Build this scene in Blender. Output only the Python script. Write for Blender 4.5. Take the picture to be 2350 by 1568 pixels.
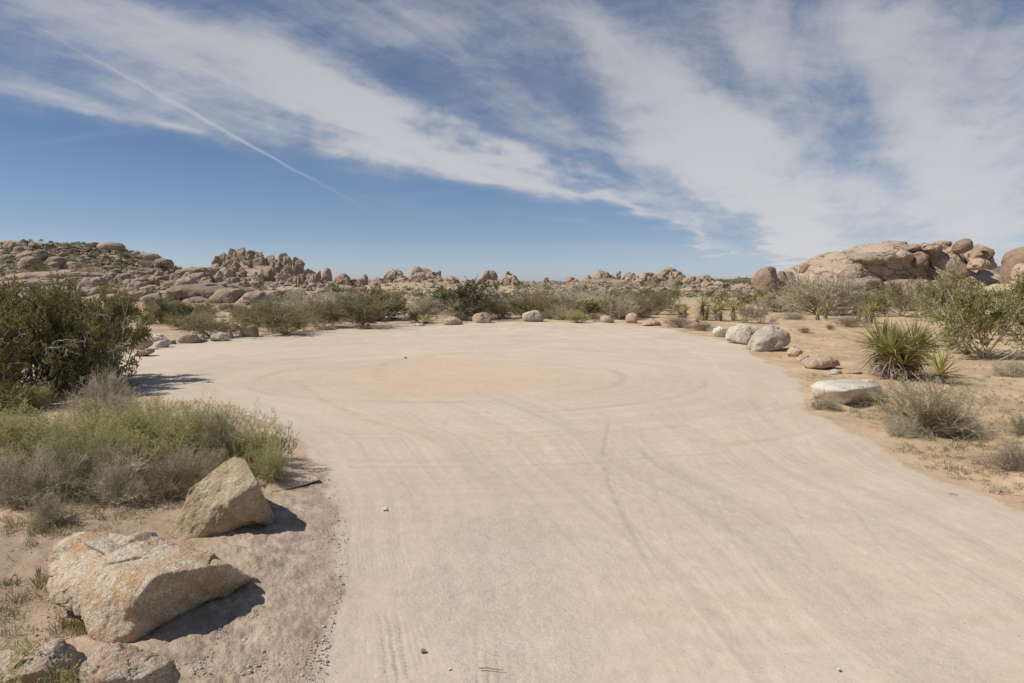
import bpy, bmesh, math, random
import numpy as np
from mathutils import Vector, Matrix, Euler

for o in list(bpy.data.objects):
    bpy.data.objects.remove(o)
random.seed(7)
RNG = np.random.default_rng(11)
SC = bpy.context.scene
COL = SC.collection

# ------------------------------------------------------------------ camera
F = 1567.0                      # focal length in units of a 2350 px wide picture
CH = 1.7                        # eye height
HZ = 655.0                      # row of the true horizon
PITCH = math.atan((784.0 - HZ) / F)
cam_d = bpy.data.cameras.new('camera')
cam_d.lens = 24.0; cam_d.sensor_width = 36.0; cam_d.clip_start = 0.05; cam_d.clip_end = 20000
cam = bpy.data.objects.new('camera', cam_d); COL.objects.link(cam)
cam.location = (0, 0, CH); cam.rotation_euler = (math.pi/2 - PITCH, 0, 0)
SC.camera = cam
SC.view_settings.view_transform = 'Standard'
SC.view_settings.look = 'None'
SC.view_settings.gamma = 1.0
SC.view_settings.exposure = 0.0

def ray(px, py):
    a = (px - 1175.0)/F; b = (784.0 - py)/F
    c, s = math.cos(PITCH), math.sin(PITCH)
    return np.array([a, c + b*s, -s + b*c])
def gno(px, py):
    d = ray(px, py); return d[0]/d[1], d[2]/d[1]

# ------------------------------------------------------------------ sun + sky
SUN_EL = math.radians(50); SUN_AZ = math.radians(-100)      # azimuth from +Y, clockwise
to_sun = Vector((math.sin(SUN_AZ)*math.cos(SUN_EL), math.cos(SUN_AZ)*math.cos(SUN_EL), math.sin(SUN_EL)))
sd = bpy.data.lights.new('sun', 'SUN'); sd.energy = 4.3; sd.angle = math.radians(0.6); sd.color = (1.0, 0.94, 0.85)
so = bpy.data.objects.new('sun', sd); COL.objects.link(so)
so.rotation_euler = to_sun.to_track_quat('Z', 'Y').to_euler()

W = bpy.data.worlds.new('World'); SC.world = W; W.use_nodes = True
nt = W.node_tree; nt.nodes.clear()
class NB:
    """small node-building helper"""
    def __init__(s, nt): s.nt = nt
    def n(s, t, **kw):
        x = s.nt.nodes.new(t)
        for k, v in kw.items(): setattr(x, k, v)
        return x
    def put(s, sock, v):
        if v is None: return
        if hasattr(v, 'is_output') or isinstance(v, bpy.types.NodeSocket): s.nt.links.new(v, sock)
        else: sock.default_value = v
    def m(s, op, a, b=None, c=None, clamp=False):
        x = s.n('ShaderNodeMath', operation=op); x.use_clamp = clamp
        s.put(x.inputs[0], a); s.put(x.inputs[1], b); s.put(x.inputs[2], c)
        return x.outputs[0]
    def vm(s, op, a, b=None, out=0, scale=None):
        x = s.n('ShaderNodeVectorMath', operation=op)
        s.put(x.inputs[0], a); s.put(x.inputs[1], b)
        if scale is not None: s.put(x.inputs[3], scale)
        return x.outputs[out]
    def mix(s, f, a, b, bt='MIX'):
        x = s.n('ShaderNodeMix', data_type='RGBA', blend_type=bt); x.clamp_factor = True
        s.put(x.inputs[0], f); s.put(x.inputs[6], a); s.put(x.inputs[7], b)
        return x.outputs[2]
    def noise(s, vec, scale, detail=4, rough=.55, dist=0.0, out=0):
        x = s.n('ShaderNodeTexNoise'); s.put(x.inputs['Vector'], vec)
        x.inputs['Scale'].default_value = scale; x.inputs['Detail'].default_value = detail
        x.inputs['Roughness'].default_value = rough; x.inputs['Distortion'].default_value = dist
        return x.outputs[out]
    def rng(s, v, a, b, c=0., d=1., smooth=True):
        x = s.n('ShaderNodeMapRange'); x.interpolation_type = 'SMOOTHSTEP' if smooth else 'LINEAR'
        s.put(x.inputs[0], v)
        for i, k in enumerate((a, b, c, d)): x.inputs[i+1].default_value = k
        return x.outputs[0]
    def sep(s, v):
        x = s.n('ShaderNodeSeparateXYZ'); s.put(x.inputs[0], v); return x.outputs
    def comb(s, a, b, c=0.):
        x = s.n('ShaderNodeCombineXYZ'); s.put(x.inputs[0], a); s.put(x.inputs[1], b); s.put(x.inputs[2], c); return x.outputs[0]

SKY_STR = 0.085
def build_sky():
    B = NB(nt)
    sky = B.n('ShaderNodeTexSky', sky_type='NISHITA')
    sky.sun_disc = False; sky.sun_elevation = SUN_EL; sky.sun_rotation = SUN_AZ
    sky.altitude = 1000; sky.air_density = 1.0; sky.dust_density = 1.0; sky.ozone_density = 1.2
    tc = B.n('ShaderNodeTexCoord').outputs['Generated']
    d = B.sep(tc)
    dy = B.m('MAXIMUM', d[1], 0.12); dz = B.m('MAXIMUM', d[2], 0.015)
    g = B.comb(B.m('DIVIDE', d[0], dy), B.m('DIVIDE', d[2], dy))
    A = math.radians(23.3)
    u = B.m('DIVIDE', d[0], B.m('ADD', dz, 0.03)); v = B.m('DIVIDE', d[1], B.m('ADD', dz, 0.03))
    s_ = B.m('SUBTRACT', B.m('MULTIPLY', u, math.cos(A)), B.m('MULTIPLY', v, math.sin(A)))
    a_ = B.m('ADD', B.m('MULTIPLY', u, math.sin(A)), B.m('MULTIPLY', v, math.cos(A)))
    band = B.comb(B.m('MULTIPLY', s_, 1.0), B.m('MULTIPLY', a_, 0.28))
    w1 = B.noise(B.comb(s_, B.m('MULTIPLY', a_, 0.5)), 1.1, 3, .55, out=1)
    warp = B.vm('SCALE', B.vm('SUBTRACT', w1, (0.5, 0.5, 0.5)), scale=0.16)
    w2 = B.noise(g, 9, 4, .6, out=1)
    warp2 = B.vm('SCALE', B.vm('SUBTRACT', w2, (0.5, 0.5, 0.5)), scale=0.07)
    gw = B.vm('ADD', B.vm('ADD', g, warp), warp2)
    gl = B.vm('ADD', g, B.vm('SCALE', B.vm('SUBTRACT', B.noise(g, 26, 3, .6, out=1), (0.5, 0.5, 0.5)), scale=0.008))
    def blob(vec, px, py, L, Wd, ang, st, edge=1.7):
        p, q = gno(px, py)
        mp = B.n('ShaderNodeMapping', vector_type='TEXTURE')
        B.put(mp.inputs['Vector'], vec)
        mp.inputs['Location'].default_value = (p, q, 0)
        mp.inputs['Rotation'].default_value = (0, 0, -math.radians(ang))
        mp.inputs['Scale'].default_value = (L/F, Wd/F, 1)
        ln = B.vm('LENGTH', mp.outputs[0], out=1)
        # gaussian falloff
        return B.m('MULTIPLY', B.m('EXPONENT', B.m('MULTIPLY', B.m('MULTIPLY', ln, ln), -0.9)), st)
    blobs = [
        (330, 90, 420, 95, 20, 1.1), (700, 205, 240, 75, 24, .9), (870, 275, 190, 52, 26, .9), (1060, 345, 200, 42, 20, .9),
        (1290, 402, 210, 34, 14, .95), (1480, 455, 130, 30, 18, .45), (1620, 545, 90, 24, 42, .75),
        (120, 205, 220, 42, 10, .78), (430, 262, 130, 26, 10, .38), (450, 305, 90, 9, 16, .22), (250, 305, 260, 8, -8, .10),
        (1740, 430, 220, 74, 48, 1.25), (1850, 560, 110, 55, 52, 1.0), (1560, 270, 210, 80, 42, 1.0), (1380, 110, 200, 75, 38, .62),
        (1350, 305, 240, 38, 8, .55), (1180, 250, 170, 30, 20, .30), (1560, 390, 150, 50, 20, .55),
        (2085, 230, 330, 95, 66, .85), (2250, 480, 260, 150, 10, .68), (2000, 50, 380, 95, 5, .55), (2330, 150, 220, 140, 60, .48),
        (1100, 60, 420, 80, 8, .42), (850, 50, 280, 80, 12, .42), (1130, 170, 260, 40, 18, .16), (1800, 240, 280, 100, 58, .56), (1960, 480, 170, 70, 45, .58), (1720, 70, 260, 80, 30, .36), (2300, 330, 230, 200, 60, .62),
        (1500, 568, 210, 8, 1, .26), (1680, 584, 190, 6, 1, .28), (2000, 600, 300, 30, 0, .25), (930, 446, 160, 5, -3, .06),
    ]
    acc = None
    for (px, py, L, Wd, an, st) in blobs:
        b = blob(gw if Wd > 12 else gl, px, py, L, Wd, an, st)
        acc = b if acc is None else B.m('ADD', acc, b)
    n1 = B.noise(band, 1.6, 9, .60, 0.35)
    n2 = B.noise(B.vm('MULTIPLY', g, (1.0, 2.6, 1.0)), 9, 8, .62, 0.25)
    sb = B.vm('ADD', B.comb(B.m('MULTIPLY', s_, 1.0), B.m('MULTIPLY', a_, 0.16)), B.vm('SCALE', warp, scale=2.0))
    n3 = B.noise(sb, 7.0, 9, .68, 0.5)
    rg_ = B.vm('MULTIPLY', B.vm('ADD', g, B.vm('SCALE', warp2, scale=1.2)), (1.6, 7.0, 1.0))
    n4 = B.noise(rg_, 7, 8, .66, .3)
    nn = B.m('ADD', B.m('MULTIPLY', B.m('SUBTRACT', n1, .5), .95), B.m('MULTIPLY', B.m('SUBTRACT', n2, .5), .75))
    nn = B.m('ADD', nn, B.m('ADD', B.m('MULTIPLY', B.m('SUBTRACT', n3, .5), .85), B.m('MULTIPLY', B.m('SUBTRACT', n4, .5), .75)))
    soft = B.m('MULTIPLY', B.rng(acc, 0.02, 0.5), nn)
    dens = B.m('MAXIMUM', B.m('ADD', B.m('MULTIPLY', acc, .95), soft), 0.0)
    dens = B.m('MULTIPLY', B.m('SUBTRACT', 1.0, B.m('EXPONENT', B.m('MULTIPLY', B.m('ADD', B.m('MULTIPLY', dens, dens), B.m('MULTIPLY', dens, .75)), -1.0))), .97)
    dens = B.m('MAXIMUM', dens, B.m('MULTIPLY', B.m('MULTIPLY', B.rng(d[2], .13, .32), B.rng(B.m('ADD', d[0], B.m('MULTIPLY', d[2], 2.6)), -.10, .55)), B.m('ADD', .30, B.m('MULTIPLY', nn, .45))))
    # everything that is not ahead of the viewer: plain streaky cirrus
    back = B.rng(n1, .45, .75, 0, .6)
    front = B.rng(d[1], 0.12, 0.3)
    dens = B.m('ADD', B.m('MULTIPLY', dens, front), B.m('MULTIPLY', back, B.m('SUBTRACT', 1.0, front)))
    # contrail, a straight narrow line
    fine = B.noise(g, 90, 4, .7)
    ct = blob(gl, 445, 262, 235, 3.0, 28.7, 1.7)
    ct2 = blob(gl, 390, 228, 85, 5.5, 30.5, .8)
    ctr = B.m('MULTIPLY', B.m('ADD', ct, ct2), B.m('ADD', .35, fine), clamp=True)
    dens = B.m('SUBTRACT', 1.0, B.m('MULTIPLY', B.m('SUBTRACT', 1.0, dens), B.m('SUBTRACT', 1.0, B.m('MULTIPLY', ctr, .85))))
    # slightly brighter, warmer cloud low down, greyer near the zenith
    lowm = B.rng(d[2], 0.0, 0.42)
    ccol = B.mix(lowm, (0.63, 0.63, 0.65, 1), (0.47, 0.48, 0.52, 1))
    thin = B.mix(lowm, (0.47, 0.50, 0.56, 1), (0.36, 0.38, 0.45, 1))
    ccol = B.mix(B.rng(B.m('ADD', acc, B.m('MULTIPLY', nn, .5)), .35, 1.25), thin, ccol)
    ccol = B.vm('SCALE', ccol, scale=1.0/SKY_STR)
    tint = B.mix(B.rng(d[2], 0.0, 0.09), (0.95, 1.05, 1.42, 1), (0.72, 0.80, 1.0, 1))
    tint = B.mix(B.rng(d[2], 0.08, 0.22), tint, (0.60, 0.70, 0.84, 1))
    skyc = B.mix(1.0, sky.outputs[0], tint, 'MULTIPLY')
    out = B.mix(dens, skyc, ccol)
    bg = B.n('ShaderNodeBackground'); B.put(bg.inputs[0], out); bg.inputs[1].default_value = SKY_STR
    ow = B.n('ShaderNodeOutputWorld'); nt.links.new(bg.outputs[0], ow.inputs[0])
build_sky()

# ------------------------------------------------------------------ numpy noise
def _h(ix, iy, iz, seed):
    h = (ix.astype(np.int64)*374761393 + iy.astype(np.int64)*668265263 + iz.astype(np.int64)*2147483647 + seed*974634777) & 0xffffffff
    h = ((h ^ (h >> 13))*1274126177) & 0xffffffff
    h = (h ^ (h >> 16)) & 0xffffff
    return h/float(0x7fffff) - 1.0
def vn3(p, seed=0):
    i = np.floor(p).astype(np.int64); f = p - i; f = f*f*f*(f*(f*6-15)+10)
    x, y, z = i[:, 0], i[:, 1], i[:, 2]; fx, fy, fz = f[:, 0], f[:, 1], f[:, 2]
    def L(a, b, t): return a + (b-a)*t
    c = [[[_h(x+a, y+b, z+e, seed) for e in (0, 1)] for b in (0, 1)] for a in (0, 1)]
    return L(L(L(c[0][0][0], c[1][0][0], fx), L(c[0][1][0], c[1][1][0], fx), fy),
             L(L(c[0][0][1], c[1][0][1], fx), L(c[0][1][1], c[1][1][1], fx), fy), fz)
def vn2(x, y, seed=0):
    ix = np.floor(x).astype(np.int64); iy = np.floor(y).astype(np.int64); fx = x-ix; fy = y-iy
    fx = fx*fx*fx*(fx*(fx*6-15)+10); fy = fy*fy*fy*(fy*(fy*6-15)+10); z = np.zeros_like(ix)
    a = _h(ix, iy, z, seed); b = _h(ix+1, iy, z, seed); c = _h(ix, iy+1, z, seed); d = _h(ix+1, iy+1, z, seed)
    return (a+(b-a)*fx)*(1-fy) + (c+(d-c)*fx)*fy
ROT = np.array([[.8, .6, 0], [-.6, .8, 0], [0, 0, 1.]]) @ np.array([[1, 0, 0], [0, .7, .714], [0, -.714, .7]])
def fbm3(p, o=4, g=.5, seed=0):
    s = 0; a = 1; q = p.copy()
    for k in range(o):
        s = s + a*vn3(q, seed+k); q = (q @ ROT)*2.03; a *= g
    return s
def fbm2(x, y, o=4, g=.5, seed=0):
    s = 0; a = 1
    for k in range(o):
        s = s + a*vn2(x, y, seed+k); x, y = (x*.8+y*.6)*2.03+3.1, (-x*.6+y*.8)*2.03+1.7; a *= g
    return s
def sstep(a, b, x):
    t = np.clip((x-a)/(b-a), 0, 1); return t*t*(3-2*t)

# ------------------------------------------------------------------ terrain height
RIDGES = [   # front foot, crest distance, tail, [(column, row of the crest)...]
    (52, 170, 320, [(-900, 530), (-300, 545), (0, 559), (100, 558), (200, 562), (270, 569), (330, 586), (380, 605), (420, 624), (480, 640), (560, 660), (600, 680)]),
    (38, 92, 150, [(-600, 640), (0, 640), (200, 632), (300, 630), (450, 634), (560, 638), (700, 655), (800, 668), (900, 690)]),
    (100, 160, 230, [(420, 690), (470, 648), (500, 624), (550, 612), (620, 610), (680, 620), (720, 634), (760, 648), (800, 655), (860, 668)]),
    (110, 260, 420, [(600, 668), (740, 644), (850, 642), (950, 637), (1050, 645), (1130, 641), (1200, 645), (1300, 649), (1400, 640), (1500, 635), (1600, 644), (1740, 653), (2000, 655), (2500, 650)]),
    (300, 560, 900, [(1100, 658), (1300, 655), (1450, 647), (1560, 645), (1650, 642), (1740, 637), (1900, 625), (2350, 610), (3000, 600)]),
    (1800, 2600, 3600, [(900, 653), (1180, 650), (1230, 646), (1262, 643), (1300, 647), (1360, 650), (1500, 646), (2000, 650)]),
    (70, 112, 170, [(1650, 690), (1760, 672), (1850, 664), (2200, 656), (2350, 652), (2900, 640)]),
]
def H(x, y):
    x = np.asarray(x, float); y = np.asarray(y, float)
    r = np.hypot(x, y)
    far = sstep(30, 70, r)
    h = far*0.18*fbm2(x*.06, y*.06, 3, seed=5)
    yy = np.maximum(y, 1.0); px = 1175 + F*x/yy
    best = np.zeros_like(h)
    for i, (f, d, t, pts) in enumerate(RIDGES):
        P = np.array(pts, float)
        row = np.interp(px, P[:, 0], P[:, 1])
        dd = d*(1 + .10*fbm2(px*.006, np.zeros_like(px)+i*7.3, 2, seed=20+i))
        top = CH + dd*(HZ-row)/F
        top = np.maximum(top, 0)
        up = np.clip((yy-f)/(dd-f), 0, 1); dn = 1-np.clip((yy-dd)/(t-dd), 0, 1)
        prof = np.where(yy < dd, up**1.25, dn)
        prof = prof*sstep(-5, 15, y)
        hk = top*prof
        best = np.maximum(best, hk)
    rough = sstep(1.2, 5, best)*sstep(400, 300, r)
    best = best*(1+.07*fbm2(x*.05, y*.05, 3, seed=31)) + rough*(.5*fbm2(x*.16, y*.16, 3, seed=41) + .22*np.abs(fbm2(x*.6, y*.6, 2, seed=47)))
    return h + best
_ys = np.concatenate([np.arange(1.5, 60, .05), np.arange(60, 700, .4)])
_PC = {}
def column(px):
    k = int(round(px/2.0))
    if k not in _PC: _PC[k] = H((k*2.0-1175)/F*_ys, _ys)
    return _PC[k]
def hit(px, py, ymin=1.5):
    d = ray(px, py); t = _ys/d[1]; x = d[0]*t; z = CH + d[2]*t
    h = column(px); k = np.where((z <= h) & (_ys >= ymin))[0]
    if len(k) == 0: return None
    k = k[0]; return np.array([x[k], _ys[k], h[k]])
def atz(px, py, z=0.0):
    d = ray(px, py); t = (z-CH)/d[2]; return np.array([0, 0, CH]) + d*t
def atd(px, py, depth):
    d = ray(px, py); return np.array([0, 0, CH]) + d*(depth/d[1])

# ------------------------------------------------------------------ mesh + object helpers
def mesh_from(name, parts, mats, smooth=True, attrs=None):
    """parts: list of (V, F, material index); F is an (n, k) array"""
    me = bpy.data.meshes.new(name)
    Vs, loops, starts, tot, mi = [], [], [], [], []
    off = 0; ls = 0
    for V, Fc, m in parts:
        if len(V) == 0 or len(Fc) == 0: continue
        Vs.append(V); Fc = np.asarray(Fc); n, k = Fc.shape
        loops.append((Fc+off).ravel()); starts.append(ls+np.arange(n)*k); tot.append(np.full(n, k)); mi.append(np.full(n, m))
        ls += n*k; off += len(V)
    V = np.concatenate(Vs); lp = np.concatenate(loops); st = np.concatenate(starts); tt = np.concatenate(tot); mi = np.concatenate(mi)
    me.vertices.add(len(V)); me.vertices.foreach_set('co', V.astype(np.float32).ravel())
    me.loops.add(len(lp)); me.loops.foreach_set('vertex_index', lp.astype(np.int32))
    me.polygons.add(len(st)); me.polygons.foreach_set('loop_start', st.astype(np.int32))
    try: me.polygons.foreach_set('loop_total', tt.astype(np.int32))
    except Exception: pass
    me.polygons.foreach_set('material_index', mi.astype(np.int32))
    me.polygons.foreach_set('use_smooth', np.full(len(st), bool(smooth)))
    if attrs:
        for an, (ty, val) in attrs.items():
            at = me.attributes.new(an, ty, 'POINT')
            at.data.foreach_set('color' if ty == 'FLOAT_COLOR' else 'value', val.astype(np.float32).ravel())
    for m in (mats if isinstance(mats, (list, tuple)) else [mats]): me.materials.append(m)
    me.update(calc_edges=True); me.validate()
    return me
def link(name, me, loc=(0, 0, 0), rotz=0., scale=(1, 1, 1), parent=None):
    o = bpy.data.objects.new(name, me); COL.objects.link(o)
    o.location = loc; o.rotation_euler = (0, 0, rotz); o.scale = scale
    if parent: o.parent = parent
    return o
def tag(o, label=None, cat=None, group=None, kind=None):
    if label: o['label'] = label
    if cat: o['category'] = cat
    if group: o['group'] = group
    if kind: o['kind'] = kind
    return o

# ------------------------------------------------------------------ materials
def new_mat(name):
    m = bpy.data.materials.new(name); m.use_nodes = True
    m.node_tree.nodes.clear(); return m, NB(m.node_tree)
def finish(m, B, shader):
    o = B.n('ShaderNodeOutputMaterial'); m.node_tree.links.new(shader, o.inputs[0])
def rock_mat(name, c1, c2, c3, sc=1.0, bump=.02, speck=.35, stain=(.10, .075, .06), stain_amt=.55, joints=0.):
    m, B = new_mat(name)
    tc = B.n('ShaderNodeTexCoord').outputs['Object']
    rnd = B.n('ShaderNodeObjectInfo').outputs['Random']
    v = B.vm('ADD', tc, B.vm('SCALE', (37.1, 11.3, 23.9), scale=rnd))
    a = B.noise(v, 1.3*sc, 6, .6, .4); b = B.noise(v, 4.5*sc, 8, .65); c = B.noise(v, 30*sc, 5, .75)
    st = B.noise(B.vm('MULTIPLY', v, (1, 1, .35 if sc < 1.5 else .9)), 2.2*sc, 6, .65, .6)
    col = B.mix(B.rng(a, .38, .62), (*c1, 1), (*c2, 1))
    col = B.mix(B.rng(b, .50, .72), col, (*c3, 1))
    col = B.mix(B.m('MULTIPLY', B.rng(st, .56, .74), stain_amt), col, (*stain, 1))
    sp = B.rng(c, .35, .65, 1-speck, 1+speck, smooth=False)
    col = B.vm('SCALE', col, scale=sp)
    col = B.vm('SCALE', col, scale=B.rng(rnd, 0, 1, .86, 1.12, smooth=False))
    hgt = B.m('ADD', B.m('ADD', B.m('MULTIPLY', B.noise(v, 7*sc, 8, .68, .3), 1.0), B.m('MULTIPLY', B.noise(v, 32*sc, 5, .7), .4)),
              B.m('MULTIPLY', B.m('ABSOLUTE', B.m('SUBTRACT', B.noise(v, 3*sc, 5, .6, .8), .5)), 1.2))
    if joints:
        wv = B.vm('ADD', v, B.vm('SCALE', B.noise(v, .35, 4, .6, out=1), scale=3.2))
        vo = B.n('ShaderNodeTexVoronoi', feature='DISTANCE_TO_EDGE'); B.put(vo.inputs['Vector'], B.vm('MULTIPLY', wv, (1, 1, 1.8))); vo.inputs['Scale'].default_value = joints
        ln = B.m('MULTIPLY', B.rng(vo.outputs['Distance'], .055, .012), B.rng(B.noise(v, .3, 2), .42, .54))
        hgt = B.m('SUBTRACT', hgt, B.m('MULTIPLY', ln, 2.2)); col = B.mix(B.m('MULTIPLY', ln, .75), col, (*stain, 1))
    bp = B.n('ShaderNodeBump'); bp.inputs['Strength'].default_value = .75; bp.inputs['Distance'].default_value = bump
    B.put(bp.inputs['Height'], hgt)
    p = B.n('ShaderNodeBsdfPrincipled'); B.put(p.inputs['Base Color'], col); p.inputs['Roughness'].default_value = .92
    p.inputs['Specular IOR Level'].default_value = .2
    B.put(p.inputs['Normal'], bp.outputs[0]); finish(m, B, p.outputs[0]); return m
def leaf_mat(name, c1, c2, c3, trans=.25, dry=.12, dryc=(.30, .22, .12)):
    m, B = new_mat(name)
    g = B.n('ShaderNodeNewGeometry'); ri = g.outputs['Random Per Island']
    tc = B.n('ShaderNodeTexCoord').outputs['Object']; rnd = B.n('ShaderNodeObjectInfo').outputs['Random']
    v = B.vm('ADD', tc, B.vm('SCALE', (7.1, 5.3, 3.9), scale=rnd))
    n = B.noise(v, 3.2, 3, .6)
    col = B.mix(ri, (*c1, 1), (*c2, 1)); col = B.mix(B.rng(n, .42, .66), col, (*c3, 1))
    col = B.mix(B.rng(B.m('FRACT', B.m('MULTIPLY', ri, 17.3)), 1-dry-.01, 1-dry+.01), col, (*dryc, 1))
    col = B.vm('SCALE', col, scale=B.rng(rnd, 0, 1, .85, 1.2, smooth=False))
    d = B.n('ShaderNodeBsdfDiffuse'); B.put(d.inputs[0], col)
    t = B.n('ShaderNodeBsdfTranslucent'); B.put(t.inputs[0], col)
    mx = B.n('ShaderNodeMixShader'); mx.inputs[0].default_value = trans
    m.node_tree.links.new(d.outputs[0], mx.inputs[1]); m.node_tree.links.new(t.outputs[0], mx.inputs[2])
    finish(m, B, mx.outputs[0]); return m
def wood_mat(name, c1, c2):
    m, B = new_mat(name)
    g = B.n('ShaderNodeNewGeometry'); ri = g.outputs['Random Per Island']
    tc = B.n('ShaderNodeTexCoord').outputs['Object']
    n = B.noise(tc, 14, 4, .6)
    col = B.mix(ri, (*c1, 1), (*c2, 1)); col = B.vm('SCALE', col, scale=B.rng(n, .3, .7, .7, 1.25, smooth=False))
    d = B.n('ShaderNodeBsdfDiffuse'); B.put(d.inputs[0], col)
    finish(m, B, d.outputs[0]); return m

M = {}
TAN = ((.42, .325, .235), (.36, .275, .20), (.47, .38, .285))
M['far_rock'] = rock_mat('far_granite', *TAN, sc=.55, bump=.22, speck=.12, stain=(.20, .14, .10), stain_amt=.6)
M['far_rock2'] = rock_mat('far_pale_granite', (.46, .35, .265), (.40, .30, .22), (.52, .41, .32), sc=.5, bump=.2, speck=.12, stain=(.22, .16, .12))
M['dome_rock'] = rock_mat('dome_granite', (.45, .345, .255), (.39, .295, .215), (.49, .385, .29), sc=.35, bump=.20, speck=.08, stain=(.20, .145, .11), stain_amt=.5, joints=.24)
M['brown_rock'] = rock_mat('brown_granite', (.33, .235, .165), (.27, .19, .135), (.37, .27, .195), sc=.4, bump=.18, speck=.1, stain=(.15, .10, .075))
M['edge_rock'] = rock_mat('edge_granite', (.46, .34, .24), (.40, .30, .22), (.56, .46, .36), sc=2.0, bump=.03, speck=.2, stain=(.22, .16, .12))
M['white_rock'] = rock_mat('white_granite', (.66, .60, .50), (.54, .47, .38), (.73, .68, .59), sc=2.2, bump=.045, speck=.4, stain=(.33, .26, .19), stain_amt=.8)
M['grey_rock'] = rock_mat('grey_granite', (.50, .43, .36), (.42, .35, .29), (.60, .54, .47), sc=2.4, bump=.03, speck=.25, stain=(.26, .17, .13), stain_amt=.75)
M['pink_rock'] = rock_mat('pink_granite', (.52, .39, .285), (.45, .32, .225), (.60, .49, .385), sc=2.6, bump=.025, speck=.2, stain=(.30, .22, .17))
M['hero_rock'] = rock_mat('streaked_granite', (.66, .55, .41), (.56, .38, .22), (.76, .67, .54), sc=3.6, bump=.04, speck=.4, stain=(.34, .20, .11), stain_amt=.75)
M['ochre_rock'] = rock_mat('ochre_granite', (.60, .49, .33), (.50, .375, .22), (.68, .60, .47), sc=5.0, bump=.028, speck=.5, stain=(.26, .20, .15), stain_amt=.7)
M['rust_rock'] = rock_mat('rusty_granite', (.52, .42, .31), (.42, .29, .19), (.58, .51, .42), sc=4.0, bump=.045, speck=.5, stain=(.15, .11, .10), stain_amt=.85)
M['olive'] = leaf_mat('olive_leaves', (.31, .29, .115), (.40, .36, .17), (.26, .25, .10))
M['creosote'] = leaf_mat('yellow_green_leaves', (.24, .235, .065), (.33, .31, .10), (.18, .185, .055), dry=.06)
M['juniper'] = leaf_mat('juniper_leaves', (.37, .38, .13), (.47, .46, .19), (.42, .37, .14), trans=.32, dry=.08, dryc=(.22, .15, .08))
M['dark_green'] = leaf_mat('dark_green_leaves', (.19, .21, .09), (.26, .27, .12), (.15, .17, .07), dry=.04)
M['deep_green'] = leaf_mat('deep_green_leaves', (.13, .15, .065), (.19, .20, .09), (.10, .12, .05), dry=.08)
M['bright'] = leaf_mat('fresh_green_leaves', (.52, .50, .18), (.62, .58, .26), (.44, .46, .17), trans=.38, dry=.18, dryc=(.56, .49, .32))
M['yellowish'] = leaf_mat('yellow_leaves', (.40, .40, .10), (.30, .33, .10), (.35, .34, .08), dry=.05)
M['greygreen'] = leaf_mat('grey_green_leaves', (.46, .42, .28), (.58, .51, .35), (.38, .36, .23), dry=.25, dryc=(.36, .30, .22))
M['tanleaf'] = leaf_mat('tan_leaves', (.48, .41, .26), (.56, .48, .31), (.38, .36, .20), dry=.2)
M['straw'] = leaf_mat('straw', (.42, .35, .21), (.36, .30, .18), (.48, .40, .26), dry=.1)
M['bladeg'] = leaf_mat('yucca_blade', (.44, .42, .16), (.58, .51, .23), (.33, .33, .12), trans=.12, dry=.10, dryc=(.35, .25, .15))
M['deadblade'] = leaf_mat('dead_yucca_blade', (.30, .22, .16), (.40, .33, .27), (.22, .17, .14), trans=.1)
M['grey_twig'] = wood_mat('grey_twigs', (.50, .44, .32), (.68, .60, .44))
M['brown_twig'] = wood_mat('brown_twigs', (.28, .22, .165), (.42, .34, .265))
M['tan_twig'] = wood_mat('tan_twigs', (.50, .43, .29), (.40, .36, .22))
M['pale_wood'] = wood_mat('pale_dead_wood', (.50, .45, .39), (.40, .36, .31))
M['bark'] = wood_mat('dark_bark', (.14, .115, .10), (.24, .20, .17))

# ------------------------------------------------------------------ ground
def gpoly(pts): return np.array([atz(a, b)[:2] for a, b in pts])
LOT = np.vstack([gpoly([(720, 1568), (728, 1500), (752, 1420), (775, 1330), (782, 1240), (770, 1150), (735, 1075), (690, 1010), (620, 965), (540, 935), (450, 922), (380, 915),
        (330, 900), (240, 875), (200, 850), (240, 826), (310, 808), (345, 795), (420, 785), (560, 774), (750, 757), (900, 748), (1050, 742), (1250, 739), (1400, 742), (1520, 753), (1640, 774),
        (1720, 802), (1775, 838), (1830, 905), (1900, 958), (1990, 1018), (2100, 1080), (2220, 1130), (2350, 1180), (2560, 1250)]),
        np.array([[8, 2.5], [10, -12], [-.9, -12], [-.75, 0]])])
def poly_sd(x, y, P):
    """signed distance, negative inside"""
    d = np.full(x.shape, 1e9); ins = np.zeros(x.shape, bool); n = len(P)
    for i in range(n):
        a = P[i]; b = P[(i+1) % n]; e = b-a
        wx, wy = x-a[0], y-a[1]
        t = np.clip((wx*e[0]+wy*e[1])/(e@e), 0, 1)
        d = np.minimum(d, np.hypot(wx-e[0]*t, wy-e[1]*t))
        c = ((a[1] > y) != (b[1] > y)) & (x < (b[0]-a[0])*(y-a[1])/(b[1]-a[1]+1e-12)+a[0])
        ins ^= c
    return np.where(ins, -d, d)
def line_d(x, y, P):
    d = np.full(x.shape, 1e9); s = np.zeros(x.shape); acc = 0
    for i in range(len(P)-1):
        a = P[i]; b = P[i+1]; e = b-a; L = math.hypot(*e)
        wx, wy = x-a[0], y-a[1]; t = np.clip((wx*e[0]+wy*e[1])/(e@e), 0, 1)
        dd = np.hypot(wx-e[0]*t, wy-e[1]*t); k = dd < d
        d = np.where(k, dd, d); s = np.where(k, acc+t*L, s); acc += L
    return d, s/acc

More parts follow.
